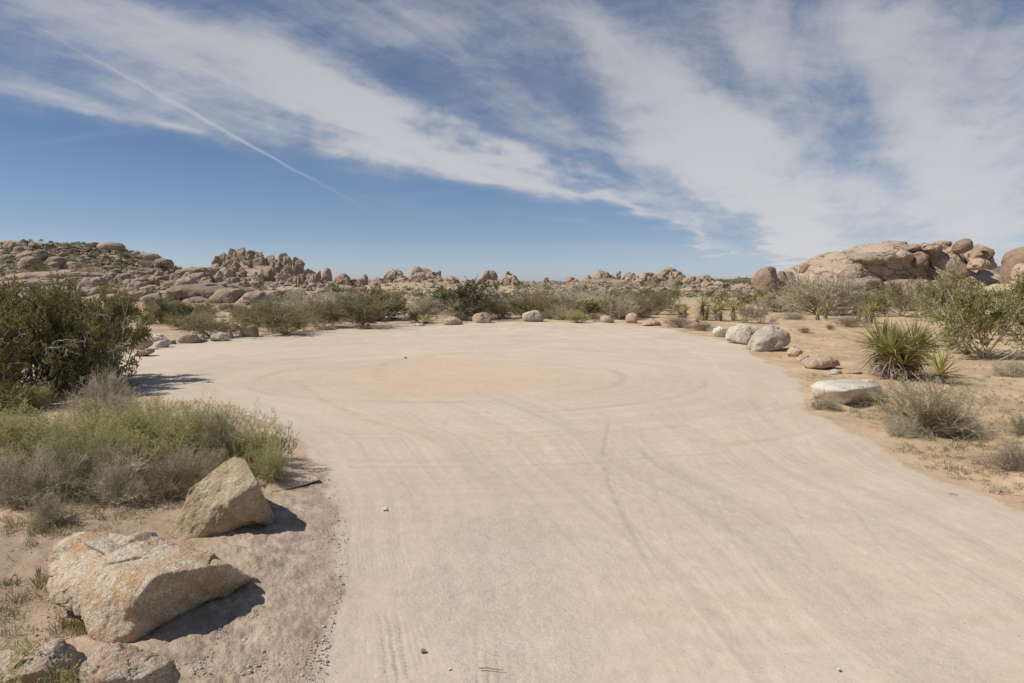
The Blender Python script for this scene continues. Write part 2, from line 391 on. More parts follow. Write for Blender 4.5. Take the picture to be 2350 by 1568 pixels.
def ground_material():
    m, B = new_mat('sandy_ground')
    at = B.n('ShaderNodeAttribute', attribute_name='Col').outputs['Color']
    gr = B.n('ShaderNodeAttribute', attribute_name='grit').outputs['Fac']
    pos = B.n('ShaderNodeTexCoord').outputs['Object']
    n1 = B.noise(pos, 150, 3, .7); n2 = B.noise(pos, 45, 4, .7); n3 = B.noise(pos, 9, 5, .6); n4 = B.noise(pos, 1.2, 4, .6)
    k = B.m('ADD', B.m('MULTIPLY', B.m('SUBTRACT', n1, .5), 1.3), B.m('MULTIPLY', B.m('SUBTRACT', n2, .5), .8))
    k = B.m('ADD', B.m('MULTIPLY', k, B.m('ADD', .16, B.m('MULTIPLY', gr, .62))), B.m('MULTIPLY', B.m('SUBTRACT', n3, .5), .22))
    k = B.m('ADD', k, B.m('MULTIPLY', B.m('SUBTRACT', n4, .5), .12))
    col = B.vm('SCALE', at, scale=B.m('ADD', 1.0, k))
    # scattered pale and dark grains
    vo = B.n('ShaderNodeTexVoronoi'); B.put(vo.inputs['Vector'], pos); vo.inputs['Scale'].default_value = 55
    cell = B.sep(vo.outputs['Color'])[0]
    gd = B.rng(vo.outputs['Distance'], .28, .18)
    pale = B.m('MULTIPLY', B.m('MULTIPLY', gd, B.rng(cell, .93, .935)), .6)
    dark = B.m('MULTIPLY', B.m('MULTIPLY', gd, B.rng(cell, .05, .045)), .5)
    col = B.mix(pale, col, (.68, .62, .54, 1)); col = B.mix(dark, col, (.20, .16, .12, 1))
    hgt = B.m('ADD', B.m('MULTIPLY', n1, .35), B.m('ADD', B.m('MULTIPLY', n2, .8), B.m('MULTIPLY', n3, 1.6)))
    bp = B.n('ShaderNodeBump'); B.put(bp.inputs['Strength'], B.m('ADD', .22, B.m('MULTIPLY', gr, .6))); bp.inputs['Distance'].default_value = .018
    B.put(bp.inputs['Height'], hgt)
    p = B.n('ShaderNodeBsdfPrincipled'); B.put(p.inputs['Base Color'], col); p.inputs['Roughness'].default_value = .97
    p.inputs['Specular IOR Level'].default_value = .1
    B.put(p.inputs['Normal'], bp.outputs[0]); finish(m, B, p.outputs[0]); return m
M['ground'] = ground_material()

def lerp3(a, b, t): return a*(1-t[:, None]) + np.array(b)*t[:, None]
def build_ground():
    fine = np.radians(np.arange(-43.5, 43.51, .14)); coarse = np.radians(np.arange(47, 313.1, 4.0))
    th = np.concatenate([fine, coarse]); nth = len(th)
    rr = [.25]
    while rr[-1] < 1.9: rr.append(rr[-1]*1.25)
    while rr[-1] < 62: rr.append(rr[-1]*1.0056)
    while rr[-1] < 640: rr.append(rr[-1]*1.0085)
    while rr[-1] < 6000: rr.append(rr[-1]*1.045)
    r = np.array(rr); nr = len(r)
    R, T = np.meshgrid(r, th, indexing='ij')
    x = (R*np.sin(T)).ravel(); y = (R*np.cos(T)).ravel()
    z = H(x, y)
    rad = np.hypot(x, y); near = rad < 75; X, Y = x[near], y[near]
    wob = .10*fbm2(X*2.2, Y*2.2, 4, seed=61) + .22*fbm2(X*.45, Y*.45, 2, seed=62)*sstep(4, 14, np.hypot(X, Y))
    sdr = poly_sd(X, Y, LOT); sd_ = sdr + wob
    # ----- base colours (albedo)
    n = len(X)
    left = sstep(1.0, -1.0, X)
    soil = lerp3(np.tile(np.array([[.52, .375, .235]]), (n, 1)), (.47, .35, .245), left)
    mott = fbm2(X*1.4, Y*1.4, 5, seed=70)
    soil *= (1+.17*mott)[:, None]
    dirt = np.clip(.5+.9*fbm2(X*5, Y*5, 4, .6, seed=71), 0, 1)
    soil = lerp3(soil, (.33, .235, .16), dirt*.45*left)
    strawn = sstep(.15, .8, fbm2(X*.7, Y*.7, 4, seed=72))*sstep(6, 14, np.hypot(X, Y))
    soil = lerp3(soil, (.50, .42, .25), strawn*.5)
    # the lot: circling traffic leaves streaks round the middle of the loop
    c = atz(1040, 862)[:2]
    dx, dy = X-c[0], Y-c[1]; q = np.hypot(dx/1.18, dy); ang = np.arctan2(dy, dx/1.18)
    qq = q + .28*fbm2(X*.25, Y*.25, 2, seed=80)
    st = fbm2(qq*3.4, ang*1.1, 4, .6, seed=81) + .5*fbm2(qq*11, ang*2.2, 2, .6, seed=82)
    road = np.tile(np.array([[.555, .463, .35]]), (n, 1))
    road = lerp3(road, (.585, .495, .385), np.clip(.5+.65*st, 0, 1)*.8)
    c2 = atz(1015, 862)[:2]; q2 = np.hypot((X-c2[0])/1.1, Y-c2[1]); red = sstep(3.1, .5, q2+.9*fbm2(X*.6, Y*.6, 4, .6, seed=83)); road = lerp3(road, (.62, .45, .315), np.clip(red*(.62+.5*st), 0, .85))
    big = fbm2(X*.35, Y*.35, 4, seed=84); road *= (1+.05*big)[:, None]
    # wheel lanes: streaks that run along the drive, parallel to both of its edges
    yl = np.array([-20, 0, 2.9, 3.95, 5.4, 7.5, 9.5, 12, 16, 30.]); xl = np.array([-.9, -.8, -.85, -1.0, -1.4, -2.3, -3.9, -6.5, -8.5, -9.])
    yr = np.array([-20, 5.0, 6.3, 8.8, 10.6, 14.6, 18.1, 30.]); xr = np.array([3.9, 3.8, 3.7, 4.1, 4.5, 5.6, 6.3, 7.])
    XL = np.interp(Y, yl, xl); XR = np.interp(Y, yr, xr); fl = (X-XL)/(XR-XL)*4.7
    fl = fl+.10*fbm2(X*.5, Y*.28, 2, seed=85)
    drv = sstep(12.5, 8.5, Y)
    lane = fbm2(fl*1.5, Y*.10, 3, .6, seed=86); fine_ = fbm2(fl*9, Y*.16, 4, .65, seed=77); hair = fbm2(fl*34, Y*.30, 2, .6, seed=78)
    brk = np.clip(.5+.9*fbm2(X*.9, Y*.45, 3, seed=79), 0, 1)
    st2 = lane
    road = lerp3(road, (.475, .40, .315), np.clip(.05+.62*lane+.30*fine_, 0, 1)*drv*.72)
    for j, (f0, ph, am) in enumerate(((.62, .3, .20), (1.45, 1.9, .24), (2.35, .8, .26), (3.05, 2.7, .20), (3.75, 4.0, .24))):
        for o_ in (0., .34):
            kk = np.exp(-((fl-f0-o_-.16*np.sin(Y*.33+ph))/.020)**2)+.6*np.exp(-((fl-f0-o_-.045-.16*np.sin(Y*.33+ph))/.010)**2)
            kk = kk*np.clip(.5+.9*fbm2(X*.8, Y*.35+j*3, 3, seed=120+j), 0, 1)*drv
            road = lerp3(road, (.43, .36, .285), np.clip(kk*am*1.5, 0, .6))
    road *= (1+drv*(.030*fine_+.045*hair*brk))[:, None]
    gp = poly_sd(X, Y, gpoly([(985, 1210), (1075, 1195), (1250, 1192), (1420, 1215), (1520, 1300), (1560, 1568), (1060, 1700), (1000, 1480), (960, 1400), (958, 1340), (985, 1280)])) + .10*fbm2(X*3.5, Y*1.6, 5, .6, seed=87)
    gpm = sstep(.06, -.06, gp)*sstep(1.0, -.15, X)*np.clip(.75+.5*fbm2(fl*5, Y*.3, 3, seed=76), 0, 1)
    road = lerp3(road, (.49, .42, .345), gpm*.42)
    grit_r = .14 + .34*gpm + .16*np.clip(lane+fine_*.5, 0, 1)*drv
    dz = np.zeros(n)
    dz += .006*fbm2(X*1.3, Y*1.3, 3, seed=90) + .0016*fbm2(X*14, Y*14, 2, seed=91)
    # tyre lines
    def track(pts, w, amt, dep, tread=0., fade=True, dark=(.40, .33, .26)):
        nonlocal road
        P = np.array([atz(a, b)[:2] for a, b in pts])
        d, s = line_d(X + .006*vn2(X*20, Y*20, 5), Y, P)
        k = np.exp(-(d/w)**2)
        if fade: k = k*sstep(0, .12, s)*sstep(1, .85, s)
        if tread: k = k*(.55+.45*np.sign(np.sin(s*tread)))
        k = k*np.clip(.75+.7*fbm2(X*4, Y*4, 2, seed=92), 0, 1.2)
        road = lerp3(road, dark, np.clip(k*amt, 0, 1)); dz[:] -= dep*k
    for (xa, ya, xb, yb) in ((868, 1393, 892, 1600), (884, 1373, 918, 1600), (910, 1401, 942, 1600)):
        track([(xa, ya), ((xa+xb)/2+1, (ya+yb)/2), (xb, yb)], .008, .75, .006, tread=150, dark=(.30, .25, .20))
    for (xa, ya, xb, yb) in ((1092, 1425, 1100, 1600), (1114, 1450, 1122, 1600), (1140, 1470, 1146, 1600)):
        track([(xa, ya), (xb, yb)], .007, .6, .005, tread=100, dark=(.32, .27, .21))
    for k in range(13):
        xx = 796+k*8.5
        track([(xx-6+k*1.5, 1120+6*(k % 3)), (xx+4+k*1.2, 1250), (xx+12+k*5.0, 1420), (xx+16+k*9.5, 1600)], .006, .30, .0015)
    track([(1400, 955), (1385, 1040), (1398, 1110), (1440, 1200), (1485, 1290), (1560, 1400)], .022, .50, .003)
    track([(1415, 1010), (1402, 1080), (1440, 1180), (1520, 1300), (1640, 1450)], .012, .16, .002)
    for k in (0, 1, 3, 4, 7, 8, 11):
        o = k*34
        track([(1430+o, 940-2*k), (1445+o*1.15, 1060), (1500+o*1.4, 1250), (1640+o*1.8, 1500)], .014, .09+.07*(k % 3), .0012)
    track([(665, 862), (705, 890), (740, 915), (840, 962), (960, 995), (1080, 1030)], .08, .5, .004, dark=(.49, .38, .25))
    track([(880, 880), (862, 858), (880, 835), (930, 822), (1040, 812), (1200, 812)], .12, .55, 0, dark=(.50, .35, .24))
    track([(700, 905), (640, 870), (640, 840), (720, 812), (900, 792)], .06, .36, 0, dark=(.50, .42, .33))
    track([(560, 900), (470, 870), (440, 840), (520, 812), (700, 785), (950, 770)], .07, .40, 0, dark=(.50, .42, .34))
    track([(620, 905), (540, 868), (520, 838), (600, 812), (800, 788)], .05, .34, 0, dark=(.50, .42, .34))
    track([(1250, 760), (1450, 768), (1560, 790), (1640, 830), (1650, 880)], .08, .35, 0, dark=(.66, .58, .49))
    track([(1200, 770), (1400, 780), (1500, 805), (1560, 850), (1540, 900), (1420, 925)], .08, .36, 0, dark=(.48, .41, .33))
    for k in range(16):
        q0 = 2.0+((k*7) % 16)*.30+.07*(k % 4); t0 = .3+1.7*k; a_ = np.linspace(t0, t0+2.6, 16)
        P = [(c[0]+1.18*q0*math.cos(t), c[1]+q0*math.sin(t)) for t in a_]
        d, s = line_d(X+.05*fbm2(X*.8, Y*.8, 2, seed=99), Y, np.array(P))
        kk = np.exp(-(d/(.03+.03*(k % 3)))**2)*sstep(0, .2, s)*sstep(1, .8, s)*(sd_ < -.3)*np.clip(.45+fbm2(X*.7, Y*.7, 3, seed=110+k), 0, 1)
        road = lerp3(road, (.46, .36, .265), kk*.55)
    # berm of loose gravel between lot and soil on the near left, a thinner rim elsewhere
    near_left = (X < 0)*sstep(6.8, 5.0, Y)
    bw = .16 + .62*near_left + .10*np.clip(fbm2(X*3, Y*3, 2, seed=93), -1, 1)
    berm = sstep(-.14, .16, sd_)*sstep(bw+.25, bw-.12, sd_)
    gravel = np.tile(np.array([[.45, .36, .27]]), (n, 1))*(1+.22*fbm2(X*9, Y*9, 4, .6, seed=94))[:, None]
    isroad = sstep(.035, -.035, sd_)
    colr = soil*(1-isroad)[:, None] + road*isroad[:, None]
    colr = colr*(1-.85*berm*(.35+.65*near_left))[:, None] + gravel*(.85*berm*(.35+.65*near_left))[:, None]
    lump = fbm2(X*5.5, Y*7, 4, .55, seed=95)
    dz += sstep(-.05, .35, sd_)*(.014*fbm2(X*3, Y*3, 4, .55, seed=96) + .02*fbm2(X*.8, Y*.8, 2, seed=98))
    dz += sstep(-.12, .45, sd_)*sstep(bw+.3, bw-.3, sd_)*near_left*(.005*lump+.008*fbm2(X*19, Y*24, 3, .7, seed=97)+.005)
    dz += (1-isroad)*.006*np.abs(fbm2(X*30, Y*30, 2, seed=89))*sstep(9, 6, Y)
    dz[Y < -1] = 0
    z[near] += dz
    # far colours: tan soil, grey-brown rubble on the hills, olive scrub tint
    colf = np.tile(np.array([[.50, .38, .265]]), (len(x), 1))
    hh = H(x, y)
    slope = sstep(.8, 4, hh)
    n1 = fbm2(x*.35, y*.35, 4, .6, seed=101); n2 = fbm2(x*1.1, y*.9, 3, .6, seed=102)
    rub = lerp3(np.tile(np.array([[.42, .32, .235]]), (len(x), 1)), (.25, .19, .135), sstep(-.1, .7, n1+.6*n2))
    rub = lerp3(rub, (.14, .13, .075), sstep(.25, .8, fbm2(x*.5+9, y*.4, 3, .6, seed=103))*.75)
    colf = lerp3(colf, (.25, .22, .13), sstep(0.1, .7, n1)*.6*sstep(40, 60, rad))
    colf = colf*(1-slope)[:, None] + rub*slope[:, None]
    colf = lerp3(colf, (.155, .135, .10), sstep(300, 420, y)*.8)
    colf = lerp3(colf, (.20, .20, .215), sstep(1200, 1800, y))  # far mountains: distance haze painted into the albedo as blue-grey
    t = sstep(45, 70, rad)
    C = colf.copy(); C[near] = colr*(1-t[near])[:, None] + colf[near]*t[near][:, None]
    C *= (1+.10*fbm2(x*3.1, y*3.1, 2, seed=104)*sstep(12, 30, rad))[:, None]
    C = np.clip(C, .02, .8)
    grit = np.full(len(x), .5); grit[near] = np.where(isroad > .5, grit_r, .65) + berm*near_left*.5
    sdf = np.full(len(x), 9.0); sdf[near] = sd_
    V = np.stack([x, y, z], 1)
    idx = np.arange(nr*nth).reshape(nr, nth)
    nxt = np.roll(idx, -1, axis=1)
    q = np.stack([idx[:-1], nxt[:-1], nxt[1:], idx[1:]], -1).reshape(-1, 4)[:, ::-1]
    fs = sdf[q].mean(1) < 0
    def sub(qf):
        u, inv = np.unique(qf.ravel(), return_inverse=True)
        return u, inv.reshape(-1, 4)
    for nm, sel in (('ground', ~fs), ('dirt_road', fs)):
        u, qq_ = sub(q[sel])
        me = mesh_from(nm, [(V[u], qq_, 0)], M['ground'], True,
                       {'Col': ('FLOAT_COLOR', np.concatenate([C[u], np.ones((len(u), 1))], 1)), 'grit': ('FLOAT', grit[u])})
        tag(link(nm, me), kind='structure')
    # close the little hole under the viewer
    k = 24; a = np.linspace(0, 2*math.pi, k, endpoint=False)
build_ground()
def lot_sd(x, y): return float(poly_sd(np.array([x]), np.array([y]), LOT)[0])

# ------------------------------------------------------------------ rocks
_ICO = {}
def ico(s):
    if s not in _ICO:
        bm = bmesh.new(); bmesh.ops.create_icosphere(bm, subdivisions=s, radius=1)
        bm.verts.ensure_lookup_table()
        V = np.array([v.co[:] for v in bm.verts]); V /= np.linalg.norm(V, axis=1)[:, None]
        Fc = np.array([[v.index for v in f.verts] for f in bm.faces]); bm.free(); _ICO[s] = (V, Fc)
    return _ICO[s]
def soft_radius(D, N, h, k):
    c = np.maximum(D @ N.T, 1e-6)/h[None, :]
    mx = c.max(1)
    return 1.0/(mx*(((c/mx[:, None])**k).sum(1))**(1.0/k))
def rand_planes(rng, n, jit=.25):
    i = np.arange(n)+.5; ph = np.arccos(1-2*i/n); th = math.pi*(1+5**.5)*i
    N = np.stack([np.cos(th)*np.sin(ph), np.sin(th)*np.sin(ph), np.cos(ph)], 1) + .35*rng.normal(size=(n, 3))
    N /= np.linalg.norm(N, axis=1)[:, None]
    return N, 1+jit*rng.uniform(-1, 1, n)
def roughen(V, size, seed, amp, freq, crack=0., cf=1.0, o=5):
    """push vertices in and out; V in metres, size = typical radius"""
    q = V/size; L = np.linalg.norm(V, axis=1)[:, None]; Dr = V/np.maximum(L, 1e-6)
    d = amp*size*fbm3(q*freq, o, .5, seed)
    if crack:
        w = q + .25*np.stack([fbm3(q*1.5, 2, .5, seed+7+i) for i in range(3)], 1)
        a = np.abs(fbm3(w*cf*np.array([1, 1, 1.6]), 2, .5, seed+3))
        msk = sstep(.05, .45, fbm3(q*1.3+5, 2, .5, seed+4))
        d -= crack*.8*size*np.exp(-(a/.03)**2)*msk
        rf = np.random.default_rng(seed+1); K = 26
        C = q[rf.integers(0, len(q), K)]; w2 = q + .10*np.stack([fbm3(q*2.6, 3, .5, seed+17+i) for i in range(3)], 1)
        dist = np.linalg.norm(w2[:, None]-C[None], axis=2); dm = dist.min(1, keepdims=True); wt = np.exp(-(dist-dm)*55); wt /= wt.sum(1, keepdims=True)
        G = rf.normal(size=(K, 3))*crack*3.2; O = rf.normal(size=K)*crack*.55
        val = O[None]+(w2 @ G.T - (C*G).sum(1)[None])
        d += size*(wt*val).sum(1)*.75
    return V + Dr*d[:, None]
def unit_rock(name, seed, mat, level=5, planes=14, k=9, scale=(1, 1, 1), amp=.05, crack=.03, jit=.2):
    """a rock about 1 m across and 1 m high, base at z = 0"""
    rng = np.random.default_rng(seed); D, Fc = ico(level)
    N, h = rand_planes(rng, planes, jit)
    V = D*soft_radius(D, N, h, k)[:, None]*np.array(scale)
    V = roughen(V, 1.0, seed, amp, 1.7, crack, 1.3)
    mn, mx = V.min(0), V.max(0); V = (V-(mn+mx)/2)/(mx-mn); V[:, 2] += .5
    return mesh_from(name, [(V, Fc, 0)], mat)
ROUND = [unit_rock('round_boulder_mesh', 100+i, M['far_rock'], 5, 11, 6, amp=.05, crack=.05) for i in range(6)]
PALE = [unit_rock('pale_boulder_mesh', 150+i, M['far_rock2'], 5, 14, 9, amp=.08, crack=.09) for i in range(5)]
SPIRE = [unit_rock('spire_mesh', 200+i, M['far_rock'], 5, 12, 7, (.6, .6, 1.4), amp=.08, crack=.09) for i in range(7)]
CHUNK = [unit_rock('chunk_mesh', 240+i, M['far_rock'], 5, 12, 14, amp=.07, crack=.09) for i in range(6)]

def hull_rock(name, pts, mat, seed, k=26, amp=.03, freq=3.0, crack=.03, cf=2.2, level=7, parent=None, base=None, grow_=1.0):
    P = np.array(pts); c0 = (P.min(0)+P.max(0))/2; P = c0+(P-c0)*grow_
    bm = bmesh.new(); [bm.verts.new(p) for p in P]
    bmesh.ops.convex_hull(bm, input=bm.verts)
    loose = [v for v in bm.verts if not v.link_faces]; bmesh.ops.delete(bm, geom=loose, context='VERTS')
    bm.normal_update()
    N, h = [], []
    for f in bm.faces:
        n = np.array(f.normal[:]); d = n @ (np.array(f.verts[0].co[:])-c0)
        if d < 0: n, d = -n, -d
        N.append(n); h.append(max(d, .01))
    bm.free(); N = np.array(N); h = np.array(h)
    # merge near-duplicate planes so that the soft minimum does not shrink them
    keep = []
    for i in range(len(N)):
        if all(not (N[i] @ N[j] > .996 and abs(h[i]-h[j]) < .02) for j in keep): keep.append(i)
    N, h = N[keep], h[keep]
    D, Fc = ico(level)
    ext = P.max(0)-P.min(0); sz = ext.max()/2
    Ds = D*(ext/ext.max()+.15); Ds /= np.linalg.norm(Ds, axis=1)[:, None]
    V = Ds*soft_radius(Ds, N, h, k)[:, None]
    V = roughen(V, sz, seed, amp, freq, crack, cf, 6)
    b = np.array(base) if base is not None else np.array([c0[0], c0[1], P[:, 2].min()])
    me = mesh_from(name, [(V+c0-b, Fc, 0)], mat)
    return link(name, me, loc=tuple(b), parent=parent)
def outline_rock(name, poly, depth, thick, mat, seed, p=2.6, amp=.03, freq=2.4, crack=.02, cf=1.6, level=6, parent=None, bury=.3, planes=0):
    """a rock whose seen outline is the polygon (picture columns/rows) at the given distance, with real depth"""
    Q = np.array([atd(a, b, depth) for a, b in poly]); Q = Q[:, [0, 2]]
    c = (Q.min(0)+Q.max(0))/2
    rel = Q-c
    th = np.linspace(-math.pi, math.pi, 361)
    # exact ray/polygon radius
    R = np.zeros(361)
    for i, t in enumerate(th):
        d = np.array([math.cos(t), math.sin(t)]); best = 0
        for j in range(len(rel)):
            a = rel[j]; e = rel[(j+1) % len(rel)]-a; den = d[0]*e[1]-d[1]*e[0]
            if abs(den) < 1e-9: continue
            tt = (a[0]*e[1]-a[1]*e[0])/den; uu = (a[0]*d[1]-a[1]*d[0])/den
            if tt > 0 and -1e-6 <= uu <= 1+1e-6: best = max(best, tt)
        R[i] = best
    ker = np.array([1, 3, 5, 3, 1.]); ker /= ker.sum()
    R = np.convolve(np.concatenate([R[-3:-1], R, R[1:3]]), ker, 'valid')
    D, Fc = ico(level)
    e = Q.max(0)-Q.min(0); sc = np.array([e[0]/2, thick, e[1]/2]); Ds = D*(sc/sc.max()+.1); Ds /= np.linalg.norm(Ds, axis=1)[:, None]
    inp = np.hypot(Ds[:, 0], Ds[:, 2]); ang = np.arctan2(Ds[:, 2], Ds[:, 0]); Rt = np.interp(ang, th, R)
    g = ((inp/Rt)**p + (np.abs(Ds[:, 1])/thick)**p)
    if planes:
        rng = np.random.default_rng(seed); N, h = rand_planes(rng, planes, .12)
        c3 = np.maximum((Ds/sc) @ N.T, 0)/(h*.93)[None, :]
        g = (g**(14/p) + (c3**14).sum(1)*.8)**(p/14)
    V = Ds*(g**(-1/p))[:, None]
    V = roughen(V, sc.max(), seed, amp, freq, crack, cf)
    b = np.array([c[0], depth+thick*.6, Q[:, 1].min()])
    V = V + np.array([c[0], depth+thick*.6, c[1]]) - b
    me = mesh_from(name, [(V, Fc, 0)], mat)
    loc = b
    if parent is not None: loc = b-np.array(parent.location)
    return link(name, me, loc=tuple(loc), parent=parent)
def inst(name, me, x, y, z, w, d, h, rz, label=None, cat=None, group=None, parent=None, tilt=0.):
    loc = np.array([x, y, z], float)
    if parent is not None: loc = loc-np.array(parent.location)
    o = link(name, me, tuple(loc), rz, (w, d, h), parent)
    if tilt: o.rotation_euler = (random.uniform(-tilt, tilt), random.uniform(-tilt, tilt), rz)
    if label: tag(o, label, cat, group)
    return o
def thing(name, loc, label, cat, group=None):
    o = link(name, None, tuple(loc)); return tag(o, label, cat, group)

# ---- the three boulders in the left foreground
def Z(px, py, z): return atz(px, py, z)
o = hull_rock('boulder', [Z(110, 1304, .16), Z(126, 1252, .27), Z(160, 1230, .30), Z(265, 1222, .31), Z(377, 1231, .29), Z(445, 1257, .27), Z(524, 1288, .22),
        Z(584, 1328, .11), Z(536, 1372, -.04), Z(408, 1428, -.02), Z(313, 1462, .0), Z(238, 1450, .03), Z(163, 1415, .05), Z(114, 1370, .08),
        Z(355, 1318, .30), Z(520, 1293, .24), Z(300, 1322, .29), Z(210, 1300, .30), Z(285, 1440, .06), Z(150, 1335, .22), Z(300, 1392, .18),
        Z(200, 1290, -.05), Z(470, 1290, -.05), Z(560, 1330, -.05)], M['hero_rock'], 6, k=60, amp=.036, freq=4.2, crack=.05, cf=2.6, level=8)
tag(o, 'large flat-topped cream boulder with rusty streaks, lying at the left front beside the gravel', 'boulder')
o = hull_rock('boulder', [Z(537, 1047, .50), Z(563, 1056, .48), Z(503, 1066, .45), Z(444, 1117, .32), Z(411, 1175, .17), Z(382, 1228, .03), Z(439, 1250, -.02), Z(525, 1229, -.02),
        Z(632, 1196, -.02), Z(588, 1111, .36), Z(520, 1150, .26), Z(500, 1185, .16), Z(600, 1190, .08), Z(560, 1120, -.05), Z(610, 1160, -.05), Z(450, 1170, -.05)],
        M['ochre_rock'], 9, k=60, amp=.034, freq=4.0, crack=.05, cf=2.0, level=8)
tag(o, 'tall pointed ochre boulder standing behind the big flat one in front of the brush', 'boulder')
o = hull_rock('boulder', [Z(194, 1492, .18), Z(215, 1476, .22), Z(285, 1480, .23), Z(345, 1503, .22), Z(413, 1510, .20), Z(408, 1552, .08), Z(400, 1640, -.03), Z(200, 1640, -.03), Z(190, 1540, .2),
        Z(330, 1555, .22), Z(230, 1560, .24), Z(300, 1660, .05)], M['rust_rock'], 21, k=30, amp=.04, freq=3.5, crack=.05, cf=2.4)
tag(o, 'broken rusty slab cut by the bottom edge of the picture, right one of the pair', 'boulder')
o = hull_rock('boulder', [Z(-60, 1530, .15), Z(40, 1496, .20), Z(90, 1476, .22), Z(135, 1466, .24), Z(176, 1482, .20), Z(196, 1500, .12), Z(200, 1600, -.03), Z(-80, 1640, -.03), Z(100, 1540, .25), Z(20, 1560, .22), Z(170, 1540, .16)],
        M['rust_rock'], 25, k=26, amp=.045, freq=3.4, crack=.05, cf=2.4)
tag(o, 'dark knobbly boulder behind green weeds in the bottom left corner', 'boulder')
o = hull_rock('half_buried_rock', [Z(610, 1090, .05), Z(650, 1070, .09), Z(700, 1078, .07), Z(738, 1102, .03), Z(700, 1108, .01), Z(640, 1130, .0), Z(600, 1140, -.02), Z(660, 1080, -.04), Z(620, 1100, .07)],
        M['pink_rock'], 27, k=20, amp=.03, freq=3, crack=.04, cf=2, level=6)
tag(o, 'low reddish half-buried rock on the gravel just right of the pointed boulder', 'rock')

# ---- rocks along the rim of the lot; (outline, thickness, material, label)
def base_depth(py): return float(atz(1175, py)[1])
EDGE = [
    ([(1013, 742), (1017, 733), (1032, 727), (1047, 728), (1057, 735), (1060, 742), (1036, 746)], 'pink_rock', 'low pale boulder on the far rim of the lot, left of the blocky pink one'),
    ([(1082, 741), (1083, 724), (1091, 719), (1106, 716), (1116, 719), (1128, 725), (1129, 739), (1105, 742)], 'pink_rock', 'blocky pinkish boulder on the far rim in front of the big dark juniper'),
    ([(1199, 735), (1198, 716), (1207, 711), (1232, 711), (1246, 720), (1250, 733), (1240, 738), (1210, 738)], 'white_rock', 'chalk white boulder with grey stains on the far rim of the lot'),
    ([(1378, 739), (1380, 726), (1390, 721), (1402, 726), (1412, 734), (1408, 741), (1390, 741)], 'edge_rock', 'small wedge-shaped cream boulder on the far rim between grey shrub and creosote'),
    ([(1438, 741), (1437, 724), (1447, 717), (1463, 716), (1465, 735), (1455, 742)], 'pink_rock', 'upright pinkish block on the far rim, right of the wedge-shaped stone'),
    ([(1475, 744), (1483, 737), (1499, 731), (1512, 736), (1522, 745), (1500, 748)], 'edge_rock', 'flat peaked tan rock on the rim right of the upright pink block'),
    ([(724, 754), (727, 745), (740, 741), (757, 744), (770, 753), (745, 757)], 'edge_rock', 'low rounded tan rock at the foot of the wide creosote bushes'),
    ([(546, 770), (549, 755), (562, 750), (572, 742), (580, 746), (584, 758), (592, 768), (570, 773)], 'edge_rock', 'knobbed tan rock with a raised head on the left rim of the lot'),
    ([(478, 782), (484, 769), (498, 762), (512, 767), (524, 776), (505, 783)], 'grey_rock', 'grey angular rock on the left rim between the knobbed and the wedge rock'),
    ([(515, 775), (520, 763), (530, 762), (534, 773), (525, 778)], 'edge_rock', 'small block tucked beside the grey angular rock on the left rim'),
    ([(400, 786), (415, 768), (433, 760), (448, 762), (449, 782), (425, 788)], 'edge_rock', 'wedge-shaped tan boulder on the left rim of the lot'),
    ([(446, 783), (447, 766), (460, 768), (472, 780), (460, 785)], 'edge_rock', 'low brown rock leaning against the right of the wedge-shaped boulder'),
    ([(300, 803), (305, 776), (325, 770), (341, 778), (343, 788), (330, 796), (316, 803)], 'edge_rock', 'rounded brown rock on the lot edge half behind the big juniper'),
    ([(305, 818), (312, 806), (338, 797), (345, 800), (346, 808), (320, 818)], 'edge_rock', 'flat brown rock below the rounded one at the edge of the big juniper'),
    ([(340, 783), (345, 771), (362, 767), (378, 777), (372, 785)], 'white_rock', 'pale flat slab behind the left rim, nearest to the big juniper'),
    ([(345, 798), (352, 785), (378, 778), (385, 788), (372, 797)], 'white_rock', 'pale striped slab lying on the left rim beside brown rocks'),
    ([(372, 790), (380, 780), (400, 780), (398, 790)], 'edge_rock', 'small brown stone between the pale slab and the wedge-shaped boulder'),
    ([(945, 745), (955, 740), (972, 742), (975, 747), (958, 749)], 'white_rock', 'small flat white stone on the far rim beside a little yucca'),
    ([(1642, 770), (1643, 754), (1652, 747), (1664, 749), (1677, 758), (1678, 771), (1660, 775)], 'white_rock', 'smallest white boulder of the three at the right rim'),
    ([(1675, 782), (1676, 765), (1688, 750), (1718, 741), (1738, 748), (1750, 760), (1752, 785), (1715, 790)], 'white_rock', 'big chalk white boulder, middle one of the three at the right rim'),
    ([(1727, 802), (1727, 780), (1740, 763), (1768, 747), (1795, 746), (1814, 757), (1817, 780), (1813, 798), (1780, 804), (1745, 806)], 'grey_rock', 'largest mottled grey boulder, right one of the three at the right rim'),
    ([(1810, 817), (1812, 804), (1825, 797), (1840, 799), (1846, 808), (1838, 818)], 'pink_rock', 'small rounded pinkish rock behind the mottled grey boulder'),
    ([(1832, 824), (1840, 814), (1855, 812), (1860, 820), (1852, 829)], 'pink_rock', 'fist-shaped pink stone between rounded rock and low tan slab'),
    ([(1852, 840), (1856, 826), (1880, 818), (1905, 817), (1928, 825), (1935, 838), (1900, 842), (1885, 850), (1862, 849)], 'edge_rock', 'low tan slab with a dark underside left of the big yucca'),
    ([(1905, 857), (1915, 847), (1932, 848), (1935, 856), (1920, 860)], 'grey_rock', 'small white stone above the flat white slab near the big yucca'),
    ([(1938, 858), (1948, 850), (1970, 850), (1985, 856), (1965, 860)], 'edge_rock', 'small dark flat stone at the foot of the big yucca'),
]
